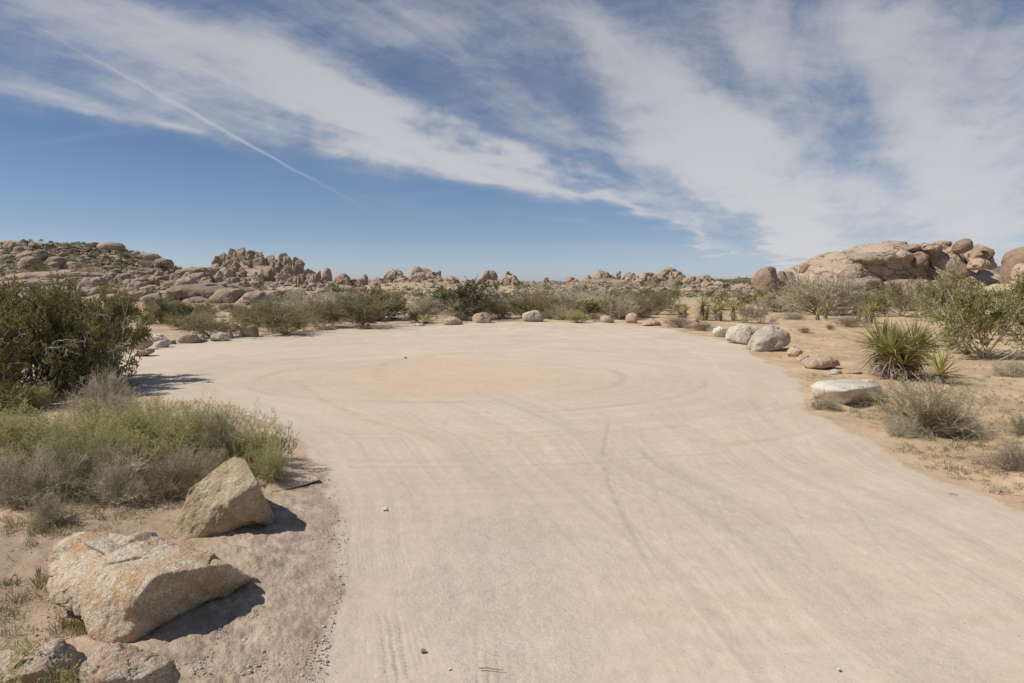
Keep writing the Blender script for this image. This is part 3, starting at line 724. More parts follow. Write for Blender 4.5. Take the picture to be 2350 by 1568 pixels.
for i, (poly, mt, lab) in enumerate(EDGE):
    yb = max(p[1] for p in poly); xs = [p[0] for p in poly]
    dep = base_depth(yb); w = (max(xs)-min(xs))/F*dep
    c0 = .5*(max(xs)+min(xs))
    poly = [(a, b+(2 if b > yb-8 else 0)) for a, b in poly]
    o = outline_rock('boulder' if w > .35 else 'stone', poly, dep, w*.42, M[mt], 300+i, p=3.6, amp=.04, freq=2.6, crack=.035, cf=1.8, level=6, planes=10)
    o.location.z -= .07*(yb-min(p[1] for p in poly))/F*dep
    tag(o, lab, 'boulder' if w > .35 else 'stone')
o = hull_rock('flat_slab', [Z(1864, 880, .24), Z(1875, 870, .30), Z(1920, 866, .32), Z(1998, 866, .32), Z(2018, 880, .28), Z(2022, 905, .12), Z(2000, 915, .02), Z(1942, 927, .0), Z(1915, 918, .03), Z(1866, 908, .05),
        Z(1985, 884, .30), Z(1900, 890, .24), Z(1945, 890, .30), Z(1870, 885, -.12), Z(2010, 890, -.12), Z(1920, 893, .22), Z(1935, 920, -.12)], M['white_rock'], 43, k=60, amp=.03, freq=3, crack=.06, cf=1.6, level=7)
o.location.z -= .035
tag(o, 'flat-topped white slab beside the lot in front of the big yucca', 'boulder')

# ---- big domed formation on the right
DOME = thing('rock_dome', (34, 108, 0), 'broad domed granite outcrop with cracks rising behind the shrubs on the right', 'rock outcrop')
DP = [  # outline, distance, thickness, material
    ([(1795, 690), (1812, 662), (1850, 618), (1880, 604), (1930, 583), (1990, 572), (2030, 556), (2060, 554), (2100, 560), (2150, 620), (2120, 690)], 112, 9, 'dome_rock'),
    ([(1990, 690), (2000, 600), (2035, 556), (2110, 554), (2165, 558), (2200, 575), (2232, 612), (2235, 640), (2215, 690)], 114, 9, 'dome_rock'),
    ([(2120, 640), (2128, 575), (2160, 560), (2190, 566), (2230, 610), (2234, 632), (2200, 645), (2200, 690), (2130, 690)], 110.5, 6, 'dome_rock'),
    ([(1968, 602), (1975, 588), (2010, 578), (2050, 580), (2078, 590), (2072, 613), (2030, 611), (1985, 608)], 108.3, 2.6, 'dome_rock'),
    ([(2050, 585), (2060, 570), (2085, 568), (2100, 578), (2101, 608), (2085, 613), (2068, 610)], 108.8, 2.8, 'dome_rock'),
    ([(2100, 610), (2101, 585), (2115, 576), (2130, 585), (2132, 605), (2122, 615), (2108, 616)], 108.2, 2.6, 'brown_rock'),
    ([(2092, 572), (2096, 560), (2110, 561), (2116, 570), (2114, 577), (2100, 577)], 109.5, 1.4, 'dome_rock'),
    ([(2118, 575), (2122, 562), (2145, 556), (2163, 562), (2168, 583), (2155, 580), (2140, 583)], 109, 3.0, 'dome_rock'),
    ([(1920, 650), (1922, 630), (1935, 618), (1960, 616), (1985, 625), (1992, 645), (1975, 655), (1935, 656)], 106.5, 3.2, 'dome_rock'),
    ([(1925, 664), (1950, 643), (1985, 634), (2020, 638), (2040, 655), (2035, 668), (1970, 670)], 104.5, 3.6, 'dome_rock'),
    ([(2040, 690), (2045, 648), (2090, 640), (2150, 640), (2200, 650), (2215, 690)], 105, 4, 'dome_rock'),
    ([(1838, 628), (1842, 612), (1852, 605), (1861, 604), (1855, 614), (1846, 628)], 108, 1.0, 'brown_rock'),
    ([(2150, 562), (2155, 552), (2175, 551), (2190, 557), (2185, 568)], 112, 1.6, 'dome_rock'),
    ([(2225, 610), (2228, 580), (2235, 566), (2255, 560), (2275, 570), (2284, 600), (2288, 622), (2250, 630)], 112, 3, 'dome_rock'),
    ([(2262, 575), (2268, 566), (2280, 572), (2284, 590), (2275, 595)], 110, 1.2, 'brown_rock'),
    ([(2236, 616), (2237, 600), (2250, 592), (2266, 596), (2274, 610), (2262, 621), (2246, 621)], 106, 1.6, 'dome_rock'),
    ([(2180, 690), (2190, 640), (2230, 622), (2290, 622), (2330, 650), (2330, 690)], 108, 4, 'dome_rock'),
]
for i, (poly, dep, th, mt) in enumerate(DP):
    outline_rock('boulder', poly, dep, th, M[mt], 400+i, p=2.4 if i < 3 else 2.8, amp=.026 if i < 3 else .035, freq=2.4, crack=.050 if i < 3 else .06, cf=2.4 if i < 3 else 1.4,
                 level=7 if i < 3 else 6, parent=DOME, planes=0 if i < 3 else 9)
o = outline_rock('balanced_boulder', [(2198, 575), (2199, 556), (2208, 547), (2228, 547), (2239, 558), (2236, 572), (2222, 581), (2208, 581)], 108, 1.4, M['brown_rock'], 450, p=2.8, amp=.03, crack=.02, planes=10)
tag(o, 'round brown boulder balanced on the top right of the domed outcrop', 'boulder')
o = outline_rock('boulder', [(2340, 660), (2341, 622), (2345, 592), (2352, 576), (2366, 567), (2390, 562), (2430, 590), (2440, 660)], 96, 3.6, M['brown_rock'], 451, p=2.6, amp=.02)
tag(o, 'huge rounded brown boulder cut off by the right edge of the picture', 'boulder')
o = outline_rock('boulder', [(2342, 660), (2346, 620), (2358, 604), (2385, 604), (2405, 660)], 92.5, 2.0, M['dome_rock'], 452, p=2.6, amp=.02)
tag(o, 'lower smooth boulder in front of the huge one at the right edge', 'boulder')
o = outline_rock('standing_boulder', [(1737, 680), (1736, 655), (1738, 632), (1750, 618), (1770, 612), (1788, 614), (1792, 630), (1790, 655), (1784, 682)], 92, 1.9, M['brown_rock'], 453, p=3.4, amp=.02, crack=.03, cf=1.1, planes=8)
tag(o, 'tall brown split boulder standing alone left of the domed outcrop', 'boulder')
o = outline_rock('standing_boulder', [(1788, 680), (1791, 630), (1796, 622), (1810, 622), (1813, 640), (1810, 680)], 94, 1.3, M['brown_rock'], 454, p=3.4, amp=.02, planes=8)
tag(o, 'narrow brown slab standing directly behind the tall split boulder', 'boulder')
o = outline_rock('standing_boulder', [(1806, 676), (1809, 630), (1814, 622), (1822, 624), (1827, 640), (1822, 676)], 96, 1.1, M['brown_rock'], 455, p=3.4, amp=.02, planes=8)
tag(o, 'narrowest brown slab, right one behind the tall split boulder', 'boulder')

# ---- jagged pinnacle pile on the left skyline
def c1(x, y): return x*.34, 517+y*.34
PIN = thing('rock_pile', (*atd(600, 650, 150)[:2], 4), 'jagged pile of upright tan pinnacles breaking the skyline at the left', 'rock outcrop')
def rect_rock(me_list, x0, x1, yt, yb, dep, parent, name='pinnacle', sink=.15, thick=.9, mirror=True, label=None, cat=None, group=None):
    p0 = atd(x0, yb, dep); p1 = atd(x1, yt, dep)
    w = p1[0]-p0[0]; h = p1[2]-p0[2]; zb = p0[2]-h*sink; cx = (p0[0]+p1[0])/2
    th = max(w*thick, .2)
    return inst(name, random.choice(me_list), cx, dep+th*.2, zb, w*1.06, th, p1[2]-zb, random.choice([0, math.pi])+random.uniform(-.25, .25), label, cat, group, parent)
PINS = [(1440, 1500, 205, 310), (1495, 1545, 183, 280), (1420, 1480, 255, 340), (1548, 1592, 153, 270), (1580, 1642, 148, 265), (1630, 1680, 172, 260), (1655, 1702, 192, 300), (1675, 1762, 168, 300),
        (1740, 1800, 178, 280), (1712, 1790, 212, 350), (1780, 1842, 195, 310), (1838, 1892, 228, 320), (1880, 1932, 183, 270), (1918, 1968, 200, 280), (1968, 2012, 214, 295), (2008, 2052, 228, 295),
        (1500, 1582, 288, 378), (1488, 1540, 262, 320), (1578, 1640, 238, 340), (1628, 1702, 258, 340), (1625, 1715, 303, 388), (1800, 1862, 278, 350), (2058, 2112, 290, 350), (2105, 2162, 308, 360),
        (1850, 1910, 260, 330), (1930, 1990, 270, 330), (1960, 2030, 290, 345), (1540, 1590, 230, 300), (1460, 1510, 300, 350), (1880, 1930, 300, 360), (1990, 2060, 320, 370), (1760, 1800, 300, 355),
        (1420, 1470, 320, 370), (2050, 2130, 340, 390), (1700, 1745, 270, 340), (1570, 1610, 320, 370)]
for i, (a, b, t, bt) in enumerate(PINS):
    x0, y0 = c1(a, t); x1, y1 = c1(b, bt)
    e = (x1-x0)*.14; o = rect_rock(SPIRE if (bt-t) > (b-a)*1.2 else CHUNK, x0-e, x1+e, y0, y1+8, 152 + (235-t)*.05 + random.uniform(-1, 1), PIN, sink=.25, thick=.9)
    o.rotation_euler = (random.uniform(-.12, .12), random.uniform(-.2, .2), o.rotation_euler[2])
for i in range(62):
    xx = 1415+random.random()*700
    top = np.interp(xx, [1420, 1500, 1600, 1850, 2050, 2180], [285, 225, 205, 240, 290, 350])
    yy = top+20+(385-top)*random.random(); sz = random.uniform(34, 74); hh = sz*random.uniform(.7, 1.5)
    x0, y0 = c1(xx-sz/2, yy-hh*.5); x1, y1 = c1(xx+sz/2, yy+hh*.5); h_ = hit((x0+x1)/2, y1, 95)
    dep = 150 if h_ is None else min(max(h_[1], 118), 156)
    o = rect_rock(CHUNK+SPIRE[:4], x0, x1, y0, y1, dep-1.2, PIN, name='block', sink=.35)
    o.rotation_euler = (random.uniform(-.15, .15), random.uniform(-.35, .35), o.rotation_euler[2])
o = tag(outline_rock('standing_boulder', [(735, 645), (738, 628), (743, 617), (748, 614), (754, 616), (759, 632), (760, 645)], 148, 1.3, M['far_rock'], 471, p=2.6, amp=.03, crack=.02, level=5), 'lone upright rounded boulder right of the jagged pinnacle pile', 'boulder')

# ---- smaller outcrops along the middle skyline
def outcrop(x0, x1, yt, yb, dep, n, label, seed, style=None, mat=None):
    rnd = random.Random(seed)
    cx = (x0+x1)/2; t = thing('rock_outcrop', atd(cx, yb, dep), label, 'rock outcrop')
    pool = style or (ROUND+PALE+CHUNK)
    big = atd(cx, yt, dep)
    if x1-x0 > 38:
        w = x1-x0; ww = rnd.uniform(.3, .5); hh = yb-yt
        outline_rock('boulder', [(x0, yb+4), (x0+w*.05, yb-hh*.42), (x0+w*.2, yb-hh*.74), (x0+w*ww, yt), (x0+w*(ww+.2), yt+hh*.08), (x0+w*.82, yb-hh*.62), (x1-w*.03, yb-hh*.30), (x1, yb+4)], dep+2.5, 3.2, M['far_rock2' if seed % 2 else 'far_rock'], seed, p=2.5, amp=.05, freq=3.0, crack=.09, cf=2.0, level=6, parent=t)
    rect_rock(pool, x0+(x1-x0)*.12, x1-(x1-x0)*.15, yt, yb+4, dep, t, 'boulder', .25, .8)
    for i in range(n):
        u = rnd.random(); w = (x1-x0)*rnd.uniform(.14, .40); c = x0+(x1-x0)*u
        e = math.sin(math.pi*min(max(u, .02), .98))**.6
        top = yb-(yb-yt)*e*rnd.uniform(.35, .98)
        hgt = w*rnd.uniform(.5, 1.1)
        rect_rock(pool, c-w/2, c+w/2, top, min(top+hgt+2, yb+4), dep-rnd.uniform(0, 4)*(1.2-e)-(top-yt)*.10, t, 'boulder', .3, .9)
    return t
OC = [(768, 800, 631, 651, 170, 6, 'low tan outcrop on the skyline just right of the lone upright boulder'),
      (800, 822, 641, 655, 175, 4, 'smallest low rock group between the two stubby outcrops of the skyline'),
      (824, 846, 632, 651, 200, 5, 'stubby rock knob on the skyline, left of the two broad domes'),
      (861, 882, 639, 655, 205, 3, 'smooth round boulder group touching the left broad dome'),
      (880, 932, 623, 655, 215, 12, 'left broad stepped dome of rock on the middle skyline'),
      (930, 1018, 622, 662, 215, 16, 'right broad stepped dome of rock on the middle skyline'),
      (1016, 1052, 637, 664, 205, 8, 'small rounded outcrop right of the broad stepped domes'),
      (1108, 1156, 646, 668, 195, 9, 'rounded pale rocks at the foot of the twin peaks'),
      (1150, 1196, 634, 662, 205, 9, 'bulky tan outcrop right of the twin peaks'),
      (1245, 1264, 639, 655, 240, 3, 'single blocky knob on the skyline in front of the blue hill'),
      (1296, 1328, 642, 660, 235, 5, 'low knob pair on the skyline right of the blue hill'),
      (1337, 1360, 636, 651, 245, 4, 'small square outcrop on the skyline above the grey rubble slope'),
      (1364, 1413, 627, 648, 245, 8, 'flat-topped block outcrop above the grey rubble slope'),
      (1412, 1426, 628, 641, 243, 2, 'thumb-like boulder right of the flat-topped block outcrop'),
      (1430, 1470, 632, 650, 242, 7, 'thin row of rocks joining thumb-like boulder and smooth dome'),
      (1463, 1515, 630, 664, 225, 9, 'smooth pale dome with a dark foot on the right half of the ridge'),
      (1504, 1574, 621, 656, 232, 15, 'highest boulder heap on the right half of the ridge'),
      (1564, 1604, 643, 668, 215, 8, 'creased tan outcrop just below the highest boulder heap'),
      (1600, 1638, 637, 656, 235, 7, 'boulder heap ending the ridge before the dark scrub hill'),
      (1634, 1684, 654, 676, 200, 8, 'low pale outcrop under the dark scrub hill'),
      (1680, 1740, 657, 676, 190, 9, 'long low pale outcrop left of the tall split boulder'),
      (1375, 1420, 668, 680, 150, 4, 'small pale rocks half hidden behind the far creosotes')]
for i, a in enumerate(OC):
    e = (a[1]-a[0])*.10; outcrop(a[0]-e, a[1]+e, a[2]-(3 if a[0] < 1290 else 6), a[3], a[4]-(0 if a[0] < 1290 else 6), int(a[5]*1.8)+3, a[6], seed=500+i)
TW = thing('rock_outcrop', atd(1115, 657, 205), 'twin peaked outcrop with a smooth right horn above the big dark juniper', 'rock outcrop')
for j, (poly, dd) in enumerate([([(1086, 662), (1092, 648), (1106, 632), (1113, 621), (1122, 621), (1128, 640), (1126, 662)], 205), ([(1118, 640), (1120, 622), (1128, 620), (1137, 624), (1142, 634), (1140, 645), (1128, 650)], 206),
        ([(1075, 660), (1080, 648), (1086, 645), (1092, 652), (1090, 662)], 203)]):
    outline_rock('boulder', poly, dd, 2.4, M['far_rock'], 540+j, p=2.5, amp=.03, level=5, parent=TW)
PK = thing('rock_outcrop', atd(1163, 650, 208), 'small cone-shaped peak between twin peaks and bulky outcrop', 'rock outcrop')
for j, (poly, dd) in enumerate([([(1150, 650), (1155, 632), (1163, 622), (1168, 622), (1173, 636), (1176, 650)], 209), ([(1160, 628), (1162, 622), (1169, 622), (1169, 629)], 208.5)]):
    outline_rock('boulder', poly, dd, 1.8, M['far_rock'], 550+j, p=2.3, amp=.03, level=5, parent=PK)

# ---- ledges and slabs below the left hill, traced: (x0, x1, top, bottom) in the enlarged view
SLABS = [((0, 600, 308, 372), 'long flat ledge at the far left, just under the rounded boulders'), ((-60, 400, 362, 425), 'second flat ledge at the far left behind the juniper top'),
    ((390, 520, 350, 412), 'pink-tinged slab above the juniper crown'), ((500, 690, 350, 428), 'broad humped slab with a dark front above the juniper'),
    ((680, 782, 318, 378), 'leaning round slab in the upper ledge row, leftmost'), ((760, 850, 325, 398), 'dark bulging block in the upper ledge row'),
    ((850, 962, 303, 345), 'low lens-shaped rock at the top of the ledge field'), ((968, 1052, 298, 334), 'small lens-shaped rock at the top of the ledge field'),
    ((800, 985, 352, 424), 'arched slab in the middle ledge row'), ((850, 990, 378, 430), 'lower lip of the arched slab in the middle ledge row'), ((980, 1092, 343, 418), 'rounded slab right of the arched slab'),
    ((1083, 1182, 373, 424), 'small shaded dome in the middle ledge row'), ((1168, 1312, 355, 428), 'triangular slab in the middle ledge row'),
    ((1240, 1405, 318, 402), 'high dark-faced slab behind the triangular one'), ((1180, 1260, 322, 360), 'flat rock over the small shaded dome'), ((1292, 1372, 390, 418), 'small lens rock in front of the high dark-faced slab'),
    ((1403, 1480, 345, 402), 'cracked brown block at the foot of the pinnacles'), ((1180, 1400, 283, 330), 'long low ledge on the crest left of the pinnacles'),
    ((930, 1045, 408, 442), 'low oval slab in the lower ledge row'), ((1045, 1130, 412, 440), 'narrow low slab in the lower ledge row'), ((800, 995, 440, 512), 'slab with a shaded hollow in the lower ledge row'),
    ((930, 1180, 452, 520), 'sloping ledge in front of the long pale slab'), ((1050, 1605, 400, 510), 'longest pale slab with a sharp dark front edge'), ((1400, 1608, 425, 545), 'dark overhanging right end of the longest pale slab'),
    ((1595, 1745, 418, 498), 'rounded slab above the big pale dome'), ((900, 1260, 500, 570), 'wide lower slab beside a small green bush'), ((1130, 1485, 482, 575), 'wide rounded slab below the longest pale slab'),
    ((1345, 1490, 498, 612), 'creased block at the right end of the lower slabs'), ((1500, 1572, 490, 548), 'small rounded boulder tucked under the dark overhang'), ((940, 1350, 555, 628), 'lowest broken ledge above the dark bushes'),
    ((1540, 1860, 438, 640), 'big smooth pale dome at the right end of the ledges'), ((1580, 1660, 380, 440), 'leaning block above the big pale dome'), ((1670, 1760, 370, 430), 'second leaning block above the big pale dome'),
    ((1440, 1530, 385, 420), 'flat block between pinnacles and longest slab'), ((1520, 1600, 350, 390), 'pale block under the pinnacle foot'),
    ((-80, 380, 412, 470), 'third flat ledge at the far left, hidden below by the juniper'), ((330, 820, 418, 480), 'low long ledge right behind the juniper top'), ((520, 930, 462, 530), 'low ledge behind the right juniper crown'),
    ((-60, 420, 462, 530), 'lowest flat ledge at the far left seen through the juniper'), ((700, 960, 505, 560), 'small ledge stepping down beside the right juniper crown'), ((640, 900, 545, 600), 'bottom ledge beside the right juniper crown')]
for i, ((a, b, t, bt), lab) in enumerate(SLABS):
    x0, y0 = c1(a, t); x1, y1 = c1(b, bt)
    h_ = hit((x0+x1)/2, min(y1, 730), 30)
    dep = 95 if h_ is None else min(max(h_[1], 50), 120)
    rnd = random.Random(900+i); w = x1-x0; hh = y1-y0
    s1 = rnd.uniform(.15, .35); s2 = rnd.uniform(.05, .2)
    poly = [(x0, y1+2), (x0+w*.02, y0+hh*.55), (x0+w*s1, y0+hh*.12), (x0+w*.5, y0), (x0+w*(1-s2), y0+hh*.08), (x1, y0+hh*.42), (x1-w*.02, y1+2), (x0+w*.5, y1+5)]
    o = outline_rock('rock_slab', poly, dep, max(w/F*dep*.45, 1.0), M['far_rock' if i % 3 else 'far_rock2'], 600+i, p=3.0, amp=.04, freq=2.6, crack=.06, cf=1.6, level=6)
    tag(o, lab, 'rock slab')
LB = [((108, 246, 204, 308), 'biggest round boulder on the left hillside'), ((14, 96, 106, 168), 'round boulder on the left hill crest near the picture edge'), ((208, 300, 160, 240), 'egg-shaped boulder leaning over the biggest round one'),
      ((298, 420, 208, 275), 'tail-shaped smooth rock right of the egg-shaped boulder'), ((380, 520, 245, 292), 'low end of the tail-shaped smooth rock'), ((-20, 82, 193, 250), 'smooth rock at the left picture edge below the crest boulder'),
      ((96, 256, 173, 245), 'wide dark-topped rock behind the biggest round boulder'), ((308, 392, 245, 290), 'low dome between round boulder and tail-shaped rock'), ((84, 142, 140, 190), 'small upright rock above the wide dark-topped one'),
      ((640, 812, 110, 165), 'flat pale cap rock on the crest of the left hill'), ((900, 1060, 185, 235), 'pale slab on the shoulder of the left hill'), ((1010, 1150, 222, 285), 'pale sloping slab lower on the shoulder of the left hill')]
for i, ((a, b, t, bt), lab) in enumerate(LB):
    x0, y0 = c1(a, t); x1, y1 = c1(b, bt); w = x1-x0; hh = y1-y0
    h_ = hit((x0+x1)/2, y1, 40); dep = 150 if h_ is None else h_[1]
    poly = [(x0+w*.05, y1+2), (x0, y0+hh*.5), (x0+w*.2, y0+hh*.12), (x0+w*.5, y0), (x0+w*.85, y0+hh*.15), (x1, y0+hh*.55), (x1-w*.05, y1+2)]
    o = outline_rock('boulder', poly, dep, max(w/F*dep*.4, 1), M['far_rock' if i % 2 else 'dome_rock'], 680+i, p=2.4, amp=.03, crack=.01, level=6)
    tag(o, lab, 'boulder')
# loose boulders on the slopes
rs = random.Random(55)
SB = []
def slope_boulders(n, xa, xb, top_fn, bot_fn, smin, smax, where, group, pool, ymin=60):
    for i in range(n):
        px = rs.uniform(xa, xb); py = rs.uniform(top_fn(px), bot_fn(px)); h_ = hit(px, py, ymin)
        if h_ is None or h_[1] > 420: continue
        s = rs.uniform(smin, smax)*(1 if rs.random() < .85 else 1.7)*h_[1]/F
        o = inst('boulder', rs.choice(pool), h_[0], h_[1], h_[2]-s*.22, s*rs.uniform(1, 1.6), s*rs.uniform(.9, 1.4), s*rs.uniform(.6, 1.0), rs.uniform(0, 6.28), where, 'boulder', group)
        SB.append((o, rs.choice(['tan']), 'boulder', where, s))
sk = lambda px: np.interp(px, [0, 100, 200, 270, 330, 380, 420, 480], [560, 560, 563, 572, 590, 608, 626, 640])
slope_boulders(85, 0, 460, lambda p: sk(p)+1, lambda p: sk(p)+60, 7, 17, 'on the left hillside', 'boulders strewn over the left hillside', ROUND+PALE+CHUNK)
slope_boulders(45, 240, 760, lambda p: 640, lambda p: 705, 8, 20, 'among the ledges', 'boulders between the ledges', ROUND+PALE+CHUNK, 40)
slope_boulders(50, 640, 1100, lambda p: 646, lambda p: 688, 6, 15, 'on the middle slope', 'boulders on the middle slope', PALE+CHUNK, 60)
slope_boulders(80, 1190, 1760, lambda p: 650, lambda p: 684, 6, 16, 'on the far rubble slope', 'boulders on the rubble slope', PALE+CHUNK, 80)
slope_boulders(10, 2230, 2345, lambda p: 618, lambda p: 650, 6, 14, 'between dome and edge boulder', 'boulders beside the domed outcrop', PALE+CHUNK, 60)
# rubble too fine to count
def rubble():
    D, Fc = ico(2); Vs, Fs = [], []; k = 0
    rg = np.random.default_rng(77); n = 0
    for (cnt, xa, xb, ya, yb, smin, smax) in ((2600, -30, 480, 560, 650, .2, .7), (1500, 240, 1100, 640, 690, .15, .55), (3600, 1180, 1760, 648, 682, .25, .8)):
        for i in range(cnt):
            h_ = hit_fast(rg.uniform(xa, xb), rg.uniform(ya, yb))
            if h_ is None: continue
            s = rg.uniform(smin, smax)*np.array([rg.uniform(.8, 1.6), rg.uniform(.8, 1.4), rg.uniform(.5, 1.0)])
            V = D*(1+.25*rg.normal(size=(len(D), 1)))*s*.5+h_; Vs.append(V); Fs.append(Fc+k); k += len(V)
    me = mesh_from('rubble', [(np.concatenate(Vs), np.concatenate(Fs), 0)], M['rubble'], False)
    tag(link('rubble', me), 'fine grey and tan rubble covering the far slopes', 'rubble', kind='stuff')
_yc = np.geomspace(45, 420, 260)
def hit_fast(px, py):
    return hit(px, py, 45)
M['rubble'] = rock_mat('rubble_granite', (.42, .34, .27), (.30, .235, .18), (.50, .41, .33), sc=.8, bump=.05, speck=.3)
rubble()

# ------------------------------------------------------------------ plants
def nrm(v): return v/np.maximum(np.linalg.norm(v, axis=-1, keepdims=True), 1e-9)
def grow(S, D, L, k, jit, trop, rg, out=0.):
    n = len(S); P = np.zeros((n, k+1, 3)); P[:, 0] = S; d = nrm(D)
    for i in range(k):
        d = nrm(d + jit*rg.normal(size=(n, 3)) + np.array([0, 0, trop]))
        P[:, i+1] = P[:, i] + d*(L/k)[:, None]
    return P
def kids(P, L, m, tmin, spread, fac, rg, up=0., tmax=1.0):
    n, kk, _ = P.shape; t = rg.uniform(tmin, tmax, (n, m))*(kk-1); i = np.minimum(t.astype(int), kk-2); f = (t-i)[..., None]
    a = P[np.arange(n)[:, None], i]; b = P[np.arange(n)[:, None], i+1]; S = (a+(b-a)*f).reshape(-1, 3)
    D = nrm(nrm(b-a).reshape(-1, 3) + spread*rg.normal(size=(n*m, 3)) + np.array([0, 0, up]))
    Lc = (np.repeat(L, m)*fac*rg.uniform(.55, 1.25, n*m))*(1.15-.45*(t/(kk-1)).ravel())
    return S, D, Lc
def tubes(P, r0, r1, sides=3):
    n, k, _ = P.shape
    T = np.zeros_like(P); T[:, 1:-1] = P[:, 2:]-P[:, :-2]; T[:, 0] = P[:, 1]-P[:, 0]; T[:, -1] = P[:, -1]-P[:, -2]; T = nrm(T)
    ref = np.where(np.abs(T[..., 2:3]) > .9, np.array([1., 0, 0]), np.array([0, 0, 1.])); u = nrm(np.cross(T, ref)); v = np.cross(T, u)
    r0 = np.broadcast_to(r0, (n,)); r1 = np.broadcast_to(r1, (n,))
    r = r0[:, None]+(r1-r0)[:, None]*np.linspace(0, 1, k)[None]
    a = np.arange(sides)*2*math.pi/sides
    V = P[:, :, None]+r[:, :, None, None]*(u[:, :, None]*np.cos(a)[None, None, :, None]+v[:, :, None]*np.sin(a)[None, None, :, None])
    idx = np.arange(n*k*sides).reshape(n, k, sides); nx = np.roll(idx, -1, 2)
    Fq = np.stack([idx[:, :-1], nx[:, :-1], nx[:, 1:], idx[:, 1:]], -1).reshape(-1, 4)
    return V.reshape(-1, 3), Fq
def leaves(P, D, ln, wd, rg):
    n = len(P); D = nrm(D); s = nrm(np.cross(D, rg.normal(size=(n, 3))))
    ln = np.broadcast_to(ln, (n,))[:, None]*rg.uniform(.6, 1.3, (n, 1)); wd = np.broadcast_to(wd, (n,))[:, None]
    V = np.stack([P, P+D*ln*.5+s*wd*.5, P+D*ln, P+D*ln*.5-s*wd*.5], 1).reshape(-1, 3)
    return V, np.arange(n*4).reshape(n, 4)
def along(P, m, rg, tmin=0., spread=.6):
    n, k, _ = P.shape; t = rg.uniform(tmin, 1, (n, m))*(k-1); i = np.minimum(t.astype(int), k-2); f = (t-i)[..., None]
    a = P[np.arange(n)[:, None], i]; b = P[np.arange(n)[:, None], i+1]
    return (a+(b-a)*f).reshape(-1, 3), nrm(nrm(b-a).reshape(-1, 3)+spread*rg.normal(size=(n*m, 3)))
def fan_dirs(n, rg, a0, a1, pw=1.):
    ph = rg.uniform(0, 2*math.pi, n); th = np.radians(a0+(a1-a0)*rg.uniform(0, 1, n)**pw)
    return np.stack([np.cos(ph)*np.sin(th), np.sin(ph)*np.sin(th), np.cos(th)], 1)
def shrub(seed, stems=14, a0=5, a1=60, k2=7, k3=6, k4=0, leafn=10, leafl=.03, leafw=.014, jit=.16, trop=.05, r=.012, spread=.5, fac2=.55, fac3=.5, tmin=.25, base=.04, lvar=.25, leaf_tmin=.2):
    """wood and leaf geometry of a shrub, scaled to about 1 m high and 1 m wide"""
    rg = np.random.default_rng(seed)
    a = rg.uniform(0, 2*math.pi, stems); q = base*np.sqrt(rg.uniform(0, 1, stems))
    S = np.stack([q*np.cos(a), q*np.sin(a), np.zeros(stems)], 1)
    D = fan_dirs(stems, rg, a0, a1, .8); L = rg.uniform(1-lvar, 1+lvar*.4, stems)
    P1 = grow(S, D, L, 6, jit, trop, rg)
    wood = [(P1, r, r*.35)]
    S, D, L2 = kids(P1, L, k2, tmin, spread, fac2, rg, .15); P2 = grow(S, D, L2, 4, jit*1.3, trop, rg); wood.append((P2, r*.45, r*.18)); last = P2; LL = L2
    if k3:
        S, D, L3 = kids(P2, L2, k3, .2, spread*1.2, fac3, rg, .12); P3 = grow(S, D, L3, 3, jit*1.5, trop, rg); wood.append((P3, r*.30, r*.18)); last = P3; LL = L3
    if k4:
        S, D, L4 = kids(last, LL, k4, .2, spread*1.4, .55, rg, .1); P4 = grow(S, D, L4, 2, jit*1.5, trop, rg); wood.append((P4, r*.14, r*.07)); last = P4
    WV = []; LV = None
    for P, ra, rb in wood: WV.append(tubes(P, ra, rb, 3))
    if leafn:
        p, d = along(last, leafn, rg, leaf_tmin); LV = leaves(p, d, leafl, leafw, rg)
    allv = np.concatenate([w[0] for w in WV]+([LV[0]] if LV else []))
    lo = np.percentile(allv, 1, axis=0); hi = np.percentile(allv, 99, axis=0); hi[2] = np.percentile(allv[:, 2], 99.85)
    s = np.array([1/(hi[0]-lo[0]), 1/(hi[1]-lo[1]), 1/hi[2]]); c = np.array([(hi[0]+lo[0])/2*.5, (hi[1]+lo[1])/2*.5, 0])
    WV = [((v-c)*s, f) for v, f in WV]
    if LV: LV = ((LV[0]-c)*s, LV[1])
    return WV, LV
PROTO = {}
def proto(kind, seeds, wood, leaf, **kw):
    out = []
    for sd_ in seeds:
        WV, LV = shrub(sd_, **kw)
        two = (mesh_from(kind+'_branches', [(v, f, 0) for v, f in WV], M[wood]), mesh_from(kind+'_foliage', [(*LV, 0)], M[leaf], False) if LV else None)
        one = mesh_from(kind, [(v, f, 0) for v, f in WV]+([(*LV, 1)] if LV else []), [M[wood], M[leaf]] if LV else [M[wood]])
        out.append((two, one))
    PROTO[kind] = out
proto('creosote_bush', (1, 2, 3), 'brown_twig', 'olive', stems=20, a0=5, a1=68, k2=9, k3=9, leafn=14, leafl=.024, leafw=.012, r=.009, lvar=.4)
proto('near_creosote', (4,), 'grey_twig', 'creosote', stems=15, a0=10, a1=72, k2=9, k3=8, k4=4, leafn=17, leafl=.016, leafw=.010, r=.010, lvar=.4, jit=.22, tmin=.35, fac2=.5, leaf_tmin=.35)
proto('juniper_bush', (5, 6), 'bark', 'juniper', stems=15, a0=5, a1=82, k2=11, k3=8, k4=5, leafn=30, leafl=.017, leafw=.008, r=.014, jit=.24, tmin=.2, fac2=.5)
proto('dark_juniper', (7, 8), 'bark', 'deep_green', stems=14, a0=5, a1=74, k2=9, k3=8, leafn=26, leafl=.026, leafw=.013, r=.016, jit=.2)
proto('grey_brush', (9, 10, 11), 'grey_twig', 'greygreen', stems=44, a0=5, a1=85, k2=9, k3=9, leafn=8, leafl=.022, leafw=.007, r=.010, jit=.22, tmin=.15, base=.12, lvar=.5)
